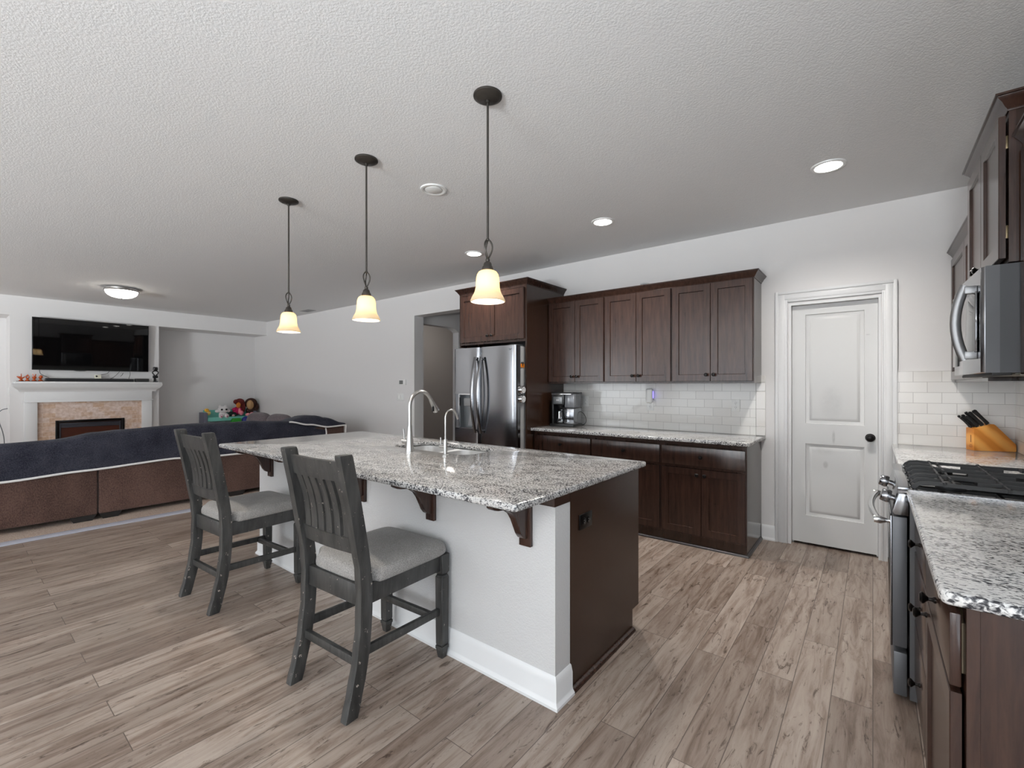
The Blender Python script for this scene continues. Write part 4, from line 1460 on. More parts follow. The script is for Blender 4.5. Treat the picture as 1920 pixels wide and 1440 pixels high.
# lower cabinet in the far corner
t = wall_cabinet(D - RY1 - 0.003, R - 0.463 - 0.001, 1.384, 2.284, 'dark wall cabinet in the far right corner beyond the microwave', (0.463, D - 0.001, 0), RW, GW)
mb = MB().sweep(CROWN, [(0.463, D - 0.001), (0.463, RY1 + 0.002)])
mb.bm.transform(Matrix.Translation((0, 0, 2.270)))
part('crown', mb, M_espresso, t)
t = wall_cabinet(RY0 - 1.39 - 0.003, R - 0.463 - 0.001, 1.384, 2.284, 'dark wall cabinet at the right picture edge, nearest the camera', (0.463, RY0 - 0.002, 0), RW, GW)
mb = MB().sweep(CROWN, [(0.463, RY0 - 0.002), (0.463, 1.39), (R - 0.001, 1.39)])
mb.bm.transform(Matrix.Translation((0, 0, 2.270)))
part('crown', mb, M_espresso, t)

# knife block: local x along its length, y thickness, z up
kx0, ky0 = 0.542, 4.404
ang = math.atan2(0.088, 0.232)
kb_ = thing('knife_block', 'honey coloured wooden knife block in the far counter corner', 'knife block', (kx0, ky0, ZT), ang)
prof = [(0.0, 0.0), (0.222, 0.0), (0.226, 0.004), (0.226, 0.044), (0.222, 0.052), (0.118, 0.176), (0.108, 0.183), (0.098, 0.183), (0.0, 0.152)]
def honey():
    m = mat('honey_wood', lin(214, 146, 62), 0.4)
    mp = coords(m, (1, 1, 1), (0, radians(48), 0))
    br = N(m, 'ShaderNodeTexWave', Scale=3.2, Distortion=2.5, Detail=3)
    br.bands_direction = 'X'
    LK(m, mp, 'Vector', br, 'Vector')
    r = ramp(m, [(0.2, lin(196, 122, 42)), (0.6, lin(222, 152, 68)), (1.0, lin(228, 164, 84))])
    LK(m, br, 'Color', r, 'Fac'); LK(m, r, 'Color', bsdf(m), 'Base Color')
    return m
part('block', MB().prism(prof, 'y', 0.0, 0.085, 0.002, 2), honey(), kb_, True)
M_burn = mat('branded_mark', lin(120, 66, 24), 0.6)
m = MB().box(-0.0004, 0.0, 0.028, 0.036, 0.055, 0.105)
for k_, (y0_, y1_) in enumerate(((0.020, 0.048), (0.014, 0.052), (0.020, 0.046))):
    m.box(-0.0004, 0.0, y0_, y1_, 0.020 + 0.008 * k_, 0.023 + 0.008 * k_)
part('burnt_stamp', m, M_burn, kb_, True)
Mk = Matrix.Translation((kx0, ky0, ZT)) @ Matrix.Rotation(ang, 4, 'Z')
kd = Vector((-0.62, 0, 0.78)).normalized()
ks = [(0.088, 0.022, 0.125, 1.25, 'large black-handled knife, rearmost in the wooden block'), (0.058, 0.020, 0.120, 1.2, 'big black-handled knife second from the back of the block'),
      (0.060, 0.060, 0.118, 1.0, 'black-handled knife at the far side, second row of the block'), (0.030, 0.016, 0.100, 1.1, 'middle-sized black-handled knife near the front of the block'),
      (0.026, 0.042, 0.108, 0.95, 'black-handled knife in the middle of the front row of the block'), (0.012, 0.062, 0.105, 0.8, 'slim black-handled steak knife at the front far edge of the block'),
      (0.008, 0.036, 0.095, 0.8, 'slim black-handled steak knife at the very front of the block')]
for (x, y, ln, s, lab) in ks:
    z = 0.152 + x * 0.316
    p = Mk @ Vector((x, y, z))
    t = thing('kitchen_knife', lab, 'knife', p, ang, 'knives in the wooden block')
    def at(u, off=0):
        return Vector((kd.x * u, 0, kd.z * u)) + Vector((kd.z, 0, -kd.x)) * off
    sec = [(0.004, 0.010, 0.0), (0.018, 0.0095, 0.002), (0.05, 0.0085, 0.001), (0.085, 0.010, -0.001), (ln - 0.008, 0.0115, -0.003), (ln, 0.007, -0.004)]
    m = MB()
    rows = []
    for (u, hw, of) in sec:
        c_ = at(u, of)
        e = Vector((kd.z, 0, -kd.x)) * hw * s
        f = Vector((0, 0.0065, 0))
        ring = []
        for k in range(10):
            a_ = 2 * pi * k / 10
            ring.append(m._v(c_ + e * cos(a_) + f * sin(a_)))
        rows.append(ring)
    for i in range(len(rows) - 1):
        for k in range(10):
            m.bm.faces.new((rows[i][k], rows[i][(k + 1) % 10], rows[i + 1][(k + 1) % 10], rows[i + 1][k]))
    m.bm.faces.new(rows[0]); m.bm.faces.new(rows[-1])
    part('handle', m, M_black_plastic, t, True)
    c0 = at(-0.015); c1 = at(0.008)
    m = MB().tube([c0, c1], 0.009 * s, 8, flat=(0.18, 1))
    part('blade', m, M_chrome, t, True)
    c1 = at(ln - 0.004, -0.004)
    part('rivet', MB().ball((c1.x - 0.002, 0.0, c1.z + 0.003), (0.004, 0.0055, 0.003), 10, 6), M_chrome, t, True)

# ------------------------------------------------------------------ bar stools (front towards +y)
def bow(z):
    # y of the centre of a rear post at height z
    pts = [(0.0, -0.268), (0.08, -0.246), (0.20, -0.218), (0.34, -0.200), (0.50, -0.195), (0.60, -0.203), (0.73, -0.225), (0.90, -0.256), (1.09, -0.296)]
    for (a, ya), (b, yb) in zip(pts, pts[1:]):
        if z <= b:
            return ya + (yb - ya) * (z - a) / (b - a)
    return pts[-1][1]

def post(m, x, w, d, zs, rounded=False):
    rows = []
    for z in zs:
        y = bow(z)
        rows.append([m._v((x - w, y - d, z)), m._v((x + w, y - d, z)), m._v((x + w, y + d, z)), m._v((x - w, y + d, z))])
    for i in range(len(rows) - 1):
        for k in range(4):
            m.bm.faces.new((rows[i][k], rows[i][(k + 1) % 4], rows[i + 1][(k + 1) % 4], rows[i + 1][k]))
    m.bm.faces.new(list(reversed(rows[0]))); m.bm.faces.new(rows[-1])
    es = [e for r in (rows,) for e in set(e for row in rows for v in row for e in v.link_edges)
          if abs(e.verts[0].co.z - e.verts[1].co.z) > 0.002]
    top = [e for e in set(e for v in rows[-1] for e in v.link_edges)]
    bmesh.ops.bevel(m.bm, geom=list(set(es + top)), offset=0.004, segments=2, affect='EDGES', profile=0.5)

def make_stool(label, loc, rz, group):
    t = thing('bar_stool', label, 'bar stool', loc, rz, group)
    ZS = [0.0, 0.04, 0.08, 0.14, 0.20, 0.27, 0.34, 0.42, 0.50, 0.55, 0.60, 0.66, 0.73, 0.81, 0.90, 1.0, 1.070, 1.082]
    for s in (-1, 1):
        m = MB(); post(m, s * 0.208, 0.020, 0.029, ZS)
        part('leg', m, M_stool, t, True)
    for s in (-1, 1):
        x = s * 0.212; y = 0.265
        m = MB()
        for (z0, z1, w0, w1) in ((0.0, 0.045, 0.015, 0.022), (0.045, 0.062, 0.024, 0.024), (0.062, 0.072, 0.019, 0.023), (0.072, 0.405, 0.0225, 0.0245), (0.405, 0.418, 0.0245, 0.018), (0.418, 0.428, 0.018, 0.025), (0.428, 0.520, 0.026, 0.026)):
            m.hexa([(x - w0, y - w0, z0), (x + w0, y - w0, z0), (x + w0, y + w0, z0), (x - w0, y + w0, z0), (x - w1, y - w1, z1), (x + w1, y - w1, z1), (x + w1, y + w1, z1), (x - w1, y + w1, z1)], 0.0015, 1)
        part('leg', m, M_stool, t, True)
    # seat rails
    m = MB()
    m.box(-0.188, 0.188, 0.254, 0.276, 0.440, 0.520, 0.002)
    m.box(-0.190, 0.190, bow(0.48) - 0.012, bow(0.48) + 0.012, 0.430, 0.520, 0.002)
    for s in (-1, 1):
        m.box(s * 0.212 - 0.011, s * 0.212 + 0.011, bow(0.48) + 0.02, 0.242, 0.440, 0.522, 0.002)
    part('seat_frame', m, M_stool, t, True)
    # padded seat
    def seat(u, v):
        # u around the outline, v from bottom edge to the centre of the top
        a = 2 * pi * u
        n = 9.0
        cx = math.copysign(abs(cos(a)) ** (2 / n), cos(a)); sy = math.copysign(abs(sin(a)) ** (2 / n), sin(a))
        prof = [(0.965, 0.519), (0.992, 0.524), (1.0, 0.536), (0.996, 0.552), (0.975, 0.568), (0.93, 0.578), (0.80, 0.586), (0.55, 0.592), (0.25, 0.595), (0.0, 0.596)]
        q = v * (len(prof) - 1); i = min(int(q), len(prof) - 2); f_ = q - i
        r_ = prof[i][0] + (prof[i + 1][0] - prof[i][0]) * f_
        z_ = prof[i][1] + (prof[i + 1][1] - prof[i][1]) * f_
        y_ = 0.050 + 0.250 * sy * r_
        k_ = max(0.0, min(1.0, (-0.120 - y_) / 0.05)); half = 0.240 - 0.056 * k_ * k_ * (3 - 2 * k_)
        return (half * cx * r_, y_, z_)
    m = MB().grid(seat, 48, 16, True)
    bmesh.ops.remove_doubles(m.bm, verts=m.bm.verts, dist=0.0005)
    part('seat_cushion', m, M_seat, t, True, label='grey tweed padded seat', angle=60)
    # back rails
    for (z0, z1) in ((0.965, 1.050), (0.655, 0.722)):
        m = MB()
        rows = []
        for k in range(9):
            x = -0.190 + 0.38 * k / 8
            cv = -0.012 * (1 - (x / 0.19) ** 2)
            rows.append([m._v((x, bow(z0) + cv - 0.011, z0)), m._v((x, bow(z0) + cv + 0.011, z0)), m._v((x, bow(z1) + cv + 0.011, z1)), m._v((x, bow(z1) + cv - 0.011, z1))])
        for i in range(8):
            for k in range(4):
                m.bm.faces.new((rows[i][k], rows[i + 1][k], rows[i + 1][(k + 1) % 4], rows[i][(k + 1) % 4]))
        m.bm.faces.new(rows[0]); m.bm.faces.new(list(reversed(rows[-1])))
        part('top_rail' if z0 > 0.9 else 'lower_rail', m, M_stool, t, True)
    for k in range(6):
        x = -0.145 + 0.29 * k / 5
        cv = -0.012 * (1 - (x / 0.19) ** 2)
        m = MB()
        rows = []
        for z in [0.715 + (0.972 - 0.715) * q / 7 for q in range(8)]:
            y = bow(z) + cv + 0.012 * sin(pi * (z - 0.715) / 0.257)
            rows.append([m._v((x - 0.021, y - 0.008, z)), m._v((x + 0.021, y - 0.008, z)), m._v((x + 0.021, y + 0.008, z)), m._v((x - 0.021, y + 0.008, z))])
        for i in range(7):
            for q in range(4):
                m.bm.faces.new((rows[i][q], rows[i][(q + 1) % 4], rows[i + 1][(q + 1) % 4], rows[i + 1][q]))
        m.bm.faces.new(rows[0]); m.bm.faces.new(rows[-1])
        part('slat', m, M_stool, t, True)
    # stretchers
    for s in (-1, 1):
        part('stretcher', MB().hexa([(s * 0.210 - 0.010, bow(0.25) + 0.02, 0.228), (s * 0.210 + 0.010, bow(0.25) + 0.02, 0.228), (s * 0.210 + 0.010, 0.245, 0.218), (s * 0.210 - 0.010, 0.245, 0.218),
                                    (s * 0.210 - 0.010, bow(0.25) + 0.02, 0.266), (s * 0.210 + 0.010, bow(0.25) + 0.02, 0.266), (s * 0.210 + 0.010, 0.245, 0.252), (s * 0.210 - 0.010, 0.245, 0.252)], 0.002), M_stool, t, True)
    part('stretcher', MB().box(-0.192, 0.192, bow(0.205) - 0.011, bow(0.205) + 0.011, 0.188, 0.224, 0.002), M_stool, t, True)
    part('stretcher', MB().box(-0.200, 0.200, 0.190, 0.212, 0.214, 0.246, 0.002), M_stool, t, True)
    return t

GS = 'bar stools at the island'
st = make_stool('charcoal slat-back bar stool in front, closer to the camera', (-1.893, 1.297, 0), radians(3.0), GS)
dup(st, (-3.312, 1.275, 0), radians(3.4), 'charcoal slat-back bar stool farther left, near the sofa', GS)

# ------------------------------------------------------------------ lamps on the ceiling
def pendant(x, y, label):
    t = thing('pendant_lamp', label, 'pendant lamp', (x, y, 1.772), 0, 'pendant lamps over the island')
    zc = ZC - 1.772
    part('canopy', MB().lathe([(0.0, -0.028), (0.016, -0.028), (0.022, -0.024), (0.048, -0.021), (0.062, -0.015), (0.066, -0.011), (0.070, -0.010), (0.071, -0.004), (0.070, 0.0)], (0, 0, zc), 36), M_bronze, t, True)
    part('stem', MB().cyl((0, 0, 0.310), (0, 0, zc - 0.020), 0.0058).lathe([(0.011, -0.04), (0.011, -0.026)], (0, 0, zc), 16).ball((0, 0, 0.305), 0.009, 12, 8), M_bronze, t, True)
    m = MB()
    for k in range(3):
        a = k * 2 * pi / 3 + 0.4
        pts = []
        for q in range(11):
            u = q / 10
            r = 0.004 + 0.019 * sin(pi * u ** 0.8)
            pts.append((r * cos(a + u * 0.5), r * sin(a + u * 0.5), 0.305 - 0.092 * u))
        m.tube(pts, 0.0042, 8)
    part('twisted_loop', m, M_bronze, t, True)
    part('socket_cap', MB().lathe([(0.008, 0.214), (0.011, 0.205), (0.010, 0.198), (0.018, 0.190), (0.021, 0.183), (0.021, 0.178), (0.027, 0.170), (0.029, 0.163), (0.030, 0.156), (0.026, 0.150), (0.0, 0.150)], (0, 0, 0), 28), M_bronze, t, True)
    outer = [(0.026, 0.153), (0.034, 0.1515), (0.044, 0.146), (0.052, 0.134), (0.056, 0.118), (0.0575, 0.095), (0.059, 0.070), (0.064, 0.048), (0.071, 0.034), (0.074, 0.030), (0.079, 0.020), (0.085, 0.006), (0.085, 0.001), (0.080, 0.0)]
    inner = [(0.074, 0.006), (0.070, 0.018), (0.066, 0.030), (0.060, 0.045), (0.055, 0.070), (0.053, 0.095), (0.051, 0.120), (0.046, 0.134), (0.036, 0.1445), (0.024, 0.148)]
    part('glass_shade', MB().lathe(outer + inner, (0, 0, 0), 40), M_shade, t, True)
    part('bulb', MB().lathe([(0.0, 0.062), (0.012, 0.064), (0.021, 0.074), (0.024, 0.086), (0.021, 0.100), (0.014, 0.115), (0.012, 0.148)], (0, 0, 0), 20), M_bulb, t, True)
    ld = bpy.data.lights.new('pendant_bulb', 'POINT')
    ld.energy = 16.0
    ld.shadow_soft_size = 0.02
    ld.color = (1.0, 0.93, 0.83)
    lo = bpy.data.objects.new('pendant_bulb', ld)
    lo.location = (0, 0, 0.056)
    C.objects.link(lo)
    lo.parent = t
    return t

p1 = pendant(-1.480, 1.675, 'bronze pendant lamp with cream glass bell, nearest and largest')
dup(p1, (-2.498, 1.675, 1.772), 0, 'bronze pendant lamp with cream glass bell, middle of the row')
dup(p1, (-3.520, 1.675, 1.772), 0, 'bronze pendant lamp with cream glass bell, farthest and smallest')

def downlight(x, y, label, lit=True):
    t = thing('recessed_light', label, 'ceiling light', (x, y, ZC), 0, 'round white recessed lights in the kitchen ceiling')
    part('trim_ring', MB().lathe([(0.098, 0.0), (0.096, -0.007), (0.086, -0.010), (0.076, -0.008), (0.072, -0.001)], (0, 0, 0), 40), M_white_plastic, t, True)
    part('lens', MB().lathe([(0.0, -0.017), (0.045, -0.0155), (0.066, -0.011), (0.072, -0.006), (0.072, -0.0005)], (0, 0, 0), 36), M_led, t, True)
    ld = bpy.data.lights.new('downlight', 'SPOT')
    ld.energy = 118
    ld.spot_size = radians(150); ld.spot_blend = 0.9; ld.shadow_soft_size = 0.06
    ld.color = (1.0, 0.97, 0.93)
    lo = bpy.data.objects.new('downlight', ld)
    lo.location = (0, 0, -0.03); C.objects.link(lo); lo.parent = t
    return t
r1 = downlight(-0.226, 3.585, 'lit round recessed light in front of the pantry door')
dup(r1, (-1.837, 3.585, ZC), 0, 'lit round recessed light over the back counter, middle one')
dup(r1, (-3.365, 3.585, ZC), 0, 'lit round recessed light seen just beside the nearest pendant loop')
t = thing('ceiling_speaker', 'unlit round white ceiling fixture between two pendant stems', 'ceiling fixture', (-2.497, 2.234, ZC))
part('trim_ring', MB().lathe([(0.096, 0.0), (0.094, -0.008), (0.084, -0.011), (0.070, -0.007), (0.066, -0.002)], (0, 0, 0), 40), M_white_plastic, t, True)
part('centre_disc', MB().lathe([(0.0, -0.012), (0.052, -0.012), (0.060, -0.008), (0.062, -0.001)], (0, 0, 0), 36), M_white_plastic, t, True)

t = thing('flush_ceiling_lamp', 'lit flush-mount bowl lamp on the living room ceiling', 'ceiling lamp', (-8.577, 1.662, ZC))
part('canopy', MB().lathe([(0.0, -0.001), (0.17, -0.001), (0.178, -0.012), (0.172, -0.030), (0.20, -0.036), (0.205, -0.044), (0.198, -0.052), (0.18, -0.050)], (0, 0, 0), 44), M_nickel, t, True)
part('glass_bowl', MB().lathe([(0.188, -0.048), (0.182, -0.075), (0.160, -0.105), (0.120, -0.130), (0.07, -0.143), (0.0, -0.147)], (0, 0, 0), 44), emit('lit_alabaster', (1.0, 0.94, 0.84, 1), 11.0), t, True)
part('finial', MB().lathe([(0.006, -0.143), (0.012, -0.150), (0.010, -0.158), (0.004, -0.168), (0, -0.170)], (0, 0, 0), 16), M_nickel, t, True)
t = thing('ceiling_vent', 'small pale air vent on the ceiling near the back wall', 'vent', (-8.40, 4.36, ZC))
part('vent_frame', MB().frame(-0.16, 0.16, -0.08, 0.08, -0.004, 0.004, 0.02), M_grey_plastic, t, True).rotation_euler = (pi / 2, 0, 0)
for k in range(6):
    part('louvre', MB().box(-0.14, 0.14, -0.055 + k * 0.021, -0.046 + k * 0.021, -0.006, -0.001), M_grey_plastic, t, True)

# ------------------------------------------------------------------ fireplace wall
fp = thing('fireplace', 'white mantel fireplace with beige brick tile surround', 'fireplace', (L, 1.665, 0))
MY0, MY1 = 0.735, 2.602
mb = MB().box(L + 0.001, L + 0.215, MY0, MY1, 1.395, 1.430, 0.004)
part('mantel_shelf', mb, M_trim, fp)
mb = MB()
prof = [(0.0, 1.262), (0.052, 1.262), (0.060, 1.285), (0.075, 1.300), (0.105, 1.325), (0.125, 1.350), (0.135, 1.375), (0.140, 1.396), (0.0, 1.396)]
ya, yb = 0.850, 2.480
mb.sweep([(o + 0.0, z) for o, z in prof], [(L + 0.001, ya), (L + 0.045, ya), (L + 0.045, yb), (L + 0.001, yb)])
part('crown', mb, M_trim, fp)
mb = MB().box(L + 0.001, L + 0.09, ya, yb, 1.115, 1.300, 0.002)
part('frieze', mb, M_trim, fp)
mb = MB().box(L + 0.001, L + 0.105, ya - 0.015, yb + 0.015, 1.092, 1.116, 0.003)
part('frieze_bead', mb, M_trim, fp)
for y0 in (ya, yb - 0.145):
    part('pilaster', MB().box(L + 0.001, L + 0.085, y0, y0 + 0.145, 0.0, 1.092, 0.003), M_trim, fp)
mb = MB().box(L + 0.001, L + 0.030, ya + 0.145, yb - 0.145, 0.785, 1.092).box(L + 0.001, L + 0.030, ya + 0.145, 1.205, 0, 0.785).box(L + 0.001, L + 0.030, 2.09, yb - 0.145, 0, 0.785)
part('tile_surround', mb, M_travertine, fp, smooth=False)
fb = part('firebox', MB().box(L + 0.001, L + 0.006, 1.24, 2.055, 0.12, 0.75), mat('firebox_red_brown', lin(70, 34, 22), 0.3), fp)  # flat back panel in one dark red-brown
mb = MB(); mb.M = Matrix.Translation((L + 0.044, 1.205, 0)) @ Matrix.Rotation(pi / 2, 4, 'Z')
mb.frame(0.0, 0.885, 0.08, 0.785, -0.002, 0.040, 0.040, 0.002)
part('firebox_frame', mb, M_black_metal, fb)
mb = MB(); mb.M = Matrix.Translation((L + 0.030, 1.205, 0)) @ Matrix.Rotation(pi / 2, 4, 'Z')
mb.frame(0.05, 0.835, 0.13, 0.735, -0.002, 0.016, 0.016, 0.001)
mb.box(0.066, 0.819, 0.008, 0.014, 0.66, 0.719)
part('inner_frame', mb, mat('grey_firebox_trim', lin(58, 58, 64), 0.4, 0.4), fb)
mb = MB()
for k in range(4):
    mb.tube([(L + 0.018, 1.38 + 0.15 * k, 0.22), (L + 0.02, 1.52 + 0.15 * k, 0.30 + 0.03 * (k % 2))], [0.010, 0.009], 8)
part('log', mb, mat('charred_log', lin(60, 40, 30), 0.9), fb)

XM = L + 0.085      # television plane
tv = thing('television', 'large black flat screen television above the mantel', 'television', (XM, 1.675, 1.62))
part('chassis', MB().box(L + 0.03, XM - 0.004, 0.945, 2.408, 1.630, 2.455, 0.004), M_black_plastic, tv)
TVT = Matrix.Translation((XM, 0, 1.62)) @ Matrix.Rotation(radians(1.7), 4, 'Y') @ Matrix.Translation((-XM, 0, -1.62))
def tmb():
    m_ = MB(); m_.M = TVT
    return m_
part('bezel', tmb().box(XM - 0.004, XM + 0.008, 0.930, 2.424, 1.618, 2.466, 0.003), M_black_plastic, tv)
part('screen', tmb().box(XM + 0.0075, XM + 0.010, 0.940, 2.414, 1.634, 2.458), M_black_gloss, tv)
part('sensor_bump', MB().lathe([(0.0, -0.012), (0.05, -0.010), (0.085, 0.0)], (XM + 0.0, 1.50, 1.618), 24), M_black_plastic, tv)
part('wall_mount', MB().box(L + 0.001, L + 0.032, 1.45, 1.90, 1.85, 2.20), M_dark_steel, tv)

ZM = 1.430
sb = thing('soundbar', 'long black soundbar lying on the mantel shelf', 'soundbar', (L + 0.10, 1.64, ZM))
part('body', MB().box(L + 0.055, L + 0.135, 1.078, 2.205, ZM, ZM + 0.055, 0.006), M_black_plastic, sb)
part('grille', MB().box(L + 0.134, L + 0.137, 1.085, 2.198, ZM + 0.006, ZM + 0.049), mat('grille_cloth', lin(34, 34, 36), 0.9), sb)
bb = thing('media_box', 'small black media box right of the soundbar on the mantel', 'media box', (L + 0.10, 2.322, ZM))
part('body', MB().box(L + 0.05, L + 0.15, 2.225, 2.422, ZM, ZM + 0.060, 0.008), M_black_plastic, bb)
part('front_grille', MB().box(L + 0.149, L + 0.152, 2.235, 2.412, ZM + 0.008, ZM + 0.052), mat('perforated_black', lin(44, 43, 42), 0.8), bb)
wc = thing('mantel_camera', 'little white camera box standing on the soundbar', 'camera', (L + 0.095, 1.718, ZM + 0.0555))
part('body', MB().box(L + 0.06, L + 0.13, 1.678, 1.762, ZM + 0.056, ZM + 0.120, 0.006), mat('ivory_plastic', lin(216, 214, 196), 0.4), wc)
part('lens', MB().lathe([(0.014, 0.0), (0.014, 0.006), (0.009, 0.007), (0, 0.007)], (L + 0.13, 1.698, ZM + 0.095), 16, 'x'), M_black_gloss, wc)
# abstract black statuette: seated thinker outline, ring of arms
sx = L + 0.115
sy_ = 2.524
stt = thing('black_statuette', 'black statuette at the right end of the mantel', 'statuette', (sx, sy_, ZM))
part('foot', MB().box(sx - 0.03, sx + 0.03, sy_ - 0.032, sy_ + 0.030, ZM, ZM + 0.018, 0.003).box(sx - 0.018, sx + 0.018, sy_ - 0.026, sy_ + 0.006, ZM + 0.018, ZM + 0.075, 0.004).box(sx - 0.015, sx + 0.015, sy_ - 0.010, sy_ + 0.028, ZM + 0.030, ZM + 0.042, 0.003), M_black_plastic, stt)
part('torso', MB().box(sx - 0.02, sx + 0.02, sy_ - 0.040, sy_ + 0.036, ZM + 0.075, ZM + 0.125, 0.006), M_black_plastic, stt)
part('arms', MB().tube([(sx, sy_ - 0.010, ZM + 0.125), (sx, sy_ - 0.042, ZM + 0.165), (sx, sy_ - 0.044, ZM + 0.185), (sx, sy_ - 0.024, ZM + 0.205), (sx, sy_, ZM + 0.212), (sx, sy_ + 0.024, ZM + 0.205), (sx, sy_ + 0.044, ZM + 0.185), (sx, sy_ + 0.042, ZM + 0.165), (sx, sy_ + 0.010, ZM + 0.125)], 0.010, 8), M_black_plastic, stt)
part('head', MB().box(sx - 0.022, sx + 0.022, sy_ - 0.036, sy_ + 0.036, ZM + 0.212, ZM + 0.282, 0.016, 3), M_black_plastic, stt)
# four orange figurines on a dark strip
M_amber = mat('amber_glass', lin(176, 74, 26), 0.25)
solo('figurine_tray', MB().box(L + 0.04, L + 0.14, 0.765, 1.068, ZM, ZM + 0.008, 0.002), M_black_plastic, 'thin dark strip under the orange figurines on the mantel', 'tray')
GF = 'orange hand figurines on the mantel'
def figurine(y, label, kind):
    x = L + 0.09
    z = ZM + 0.0085
    t = thing('figurine', label, 'figurine', (x, y, z), 0, GF)
    part('foot', MB().lathe([(0.030, 0), (0.028, 0.008), (0.013, 0.022), (0.011, 0.030), (0.018, 0.042)], (x, y, z), 16), M_amber, t)
    m = MB()
    if kind == 0:
        m.tube([(x, y, z + 0.036), (x, y - 0.02, z + 0.058), (x, y - 0.048, z + 0.070)], [0.016, 0.018, 0.006], 10)
        m.tube([(x, y, z + 0.036), (x, y + 0.02, z + 0.050), (x, y + 0.044, z + 0.068)], [0.014, 0.010, 0.004], 10)
        m.tube([(x, y, z + 0.046), (x, y + 0.001, z + 0.115)], [0.010, 0.004], 8)
    elif kind == 1:
        pts = [(x, y + 0.017 * sin(a), z + 0.062 - 0.022 * cos(a)) for a in [2 * pi * k / 16 for k in range(17)]]
        m.tube(pts, 0.0075, 8)
        m.ball((x, y + 0.002, z + 0.092), (0.010, 0.010, 0.012), 10, 8)
    elif kind == 2:
        m.ball((x, y, z + 0.055), (0.018, 0.026, 0.020), 14, 10)
        m.tube([(x, y, z + 0.060), (x, y - 0.020, z + 0.112)], [0.009, 0.005], 8)
        m.tube([(x, y + 0.006, z + 0.060), (x, y + 0.018, z + 0.110)], [0.009, 0.005], 8)
    else:
        m.ball((x, y + 0.004, z + 0.066), (0.020, 0.022, 0.026), 14, 10)
        m.tube([(x, y, z + 0.050), (x, y - 0.020, z + 0.052), (x, y - 0.014, z + 0.068)], [0.010, 0.008, 0.006], 8)
    part('hand', m, M_amber, t)
figurine(0.815, 'orange hand figurine with one finger up, leftmost on the mantel', 0)
figurine(0.883, 'orange hand figurine forming a ring, second from the left', 1)
figurine(0.958, 'orange hand figurine making two fingers, third from the left', 2)
figurine(1.028, 'orange closed fist figurine next to the soundbar', 3)
# cables under the television
GC = 'cables hanging under the television'
cab = [([(L + 0.05, 1.02, 1.62), (L + 0.06, 1.03, 1.56), (L + 0.07, 1.08, 1.52), (L + 0.07, 1.13, 1.49)], 'thin dark cable curving down behind the left end of the soundbar'),
       ([(L + 0.05, 1.88, 1.615), (L + 0.06, 1.85, 1.58), (L + 0.08, 1.80, 1.562), (L + 0.09, 1.765, 1.556)], 'short dark cable running to the white camera box'),
       ([(L + 0.05, 2.02, 1.615), (L + 0.06, 1.97, 1.55), (L + 0.07, 1.92, 1.50), (L + 0.075, 1.89, 1.486)], 'dark cable slanting down right of the white camera box'),
       ([(L + 0.05, 2.07, 1.59), (L + 0.06, 2.05, 1.55), (L + 0.06, 2.03, 1.53)], 'short loose cable end under the right half of the television'),
       ([(L + 0.05, 2.165, 1.615), (L + 0.06, 2.165, 1.56), (L + 0.065, 2.15, 1.51), (L + 0.07, 2.145, 1.486)], 'dark cable hanging straight to the right end of the soundbar')]
for pts, lab in cab:
    solo('television_cable', MB().tube(smooth(pts), 0.0035, 8), M_black_cable, lab, 'cable', GC)
# wall plates and cord on the return of the chimney breast
for z, lab in ((1.275, 'white wall plate high on the left side of the chimney breast'), (0.985, 'white wall outlet low on the left side of the chimney breast')):
    t = thing('wall_plate', lab, 'wall plate', (L - 0.16, 0.70, z))
    part('cover_plate', MB().box(-0.036, 0.036, -0.007, -0.0005, -0.062, 0.062, 0.002), M_white_plastic, t, True)
    part('socket_insert', MB().box(-0.018, 0.018, -0.010, -0.006, -0.035, 0.035, 0.001), M_white_plastic, t, True)
solo('power_cord', MB().tube(smooth([(L - 0.16, 0.688, 1.0), (L - 0.16, 0.62, 0.975), (L - 0.16, 0.585, 0.90), (L - 0.16, 0.60, 0.78), (L - 0.16, 0.64, 0.60), (L - 0.16, 0.652, 0.40), (L - 0.16, 0.62, 0.1), (L - 0.16, 0.55, 0.012)]), 0.006, 8), M_rubber, 'grey cord dangling from the outlet left of the fireplace', 'cord')

# ------------------------------------------------------------------ sofa
SX = -6.165
sf = thing('sectional_sofa', 'long brown velour sectional sofa seen from behind', 'sofa', (-6.6, 1.6, 0))
for (y0, y1) in ((-0.70, 1.008), (1.016, 3.758)):
    part('backrest', MB().box(SX - 0.26, SX, y0, y1, 0.055, 0.775, 0.018, 3), M_sofa, sf)
part('backrest', MB().box(-9.2, -6.82, 3.765, 3.96, 0.055, 0.760, 0.03, 3), M_sofa, sf)
part('seat_base', MB().box(SX - 1.0, SX - 0.262, -0.70, 2.95, 0.055, 0.42, 0.03, 3), M_sofa, sf)
part('seat_base', MB().box(-9.2, SX - 0.262, 2.955, 3.743, 0.055, 0.42, 0.03, 3), M_sofa, sf)
part('armrest', MB().box(SX - 1.0, SX - 0.02, -0.95, -0.705, 0.055, 0.62, 0.04, 3), M_sofa, sf)
M_foot = mat('black_foot', lin(24, 21, 20), 0.6)
for (y0, y1) in ((0.80, 1.000), (1.020, 1.20), (-0.65, -0.45), (3.45, 3.65), (2.2, 2.4)):
    part('foot', MB().hexa([(SX - 0.13, y0 + 0.03, 0.002), (SX - 0.012, y0 + 0.03, 0.002), (SX - 0.012, y1 - 0.03, 0.002), (SX - 0.13, y1 - 0.03, 0.002), (SX - 0.14, y0, 0.056), (SX - 0.004, y0, 0.056), (SX - 0.004, y1, 0.056), (SX - 0.14, y1, 0.056)]), M_foot, sf)
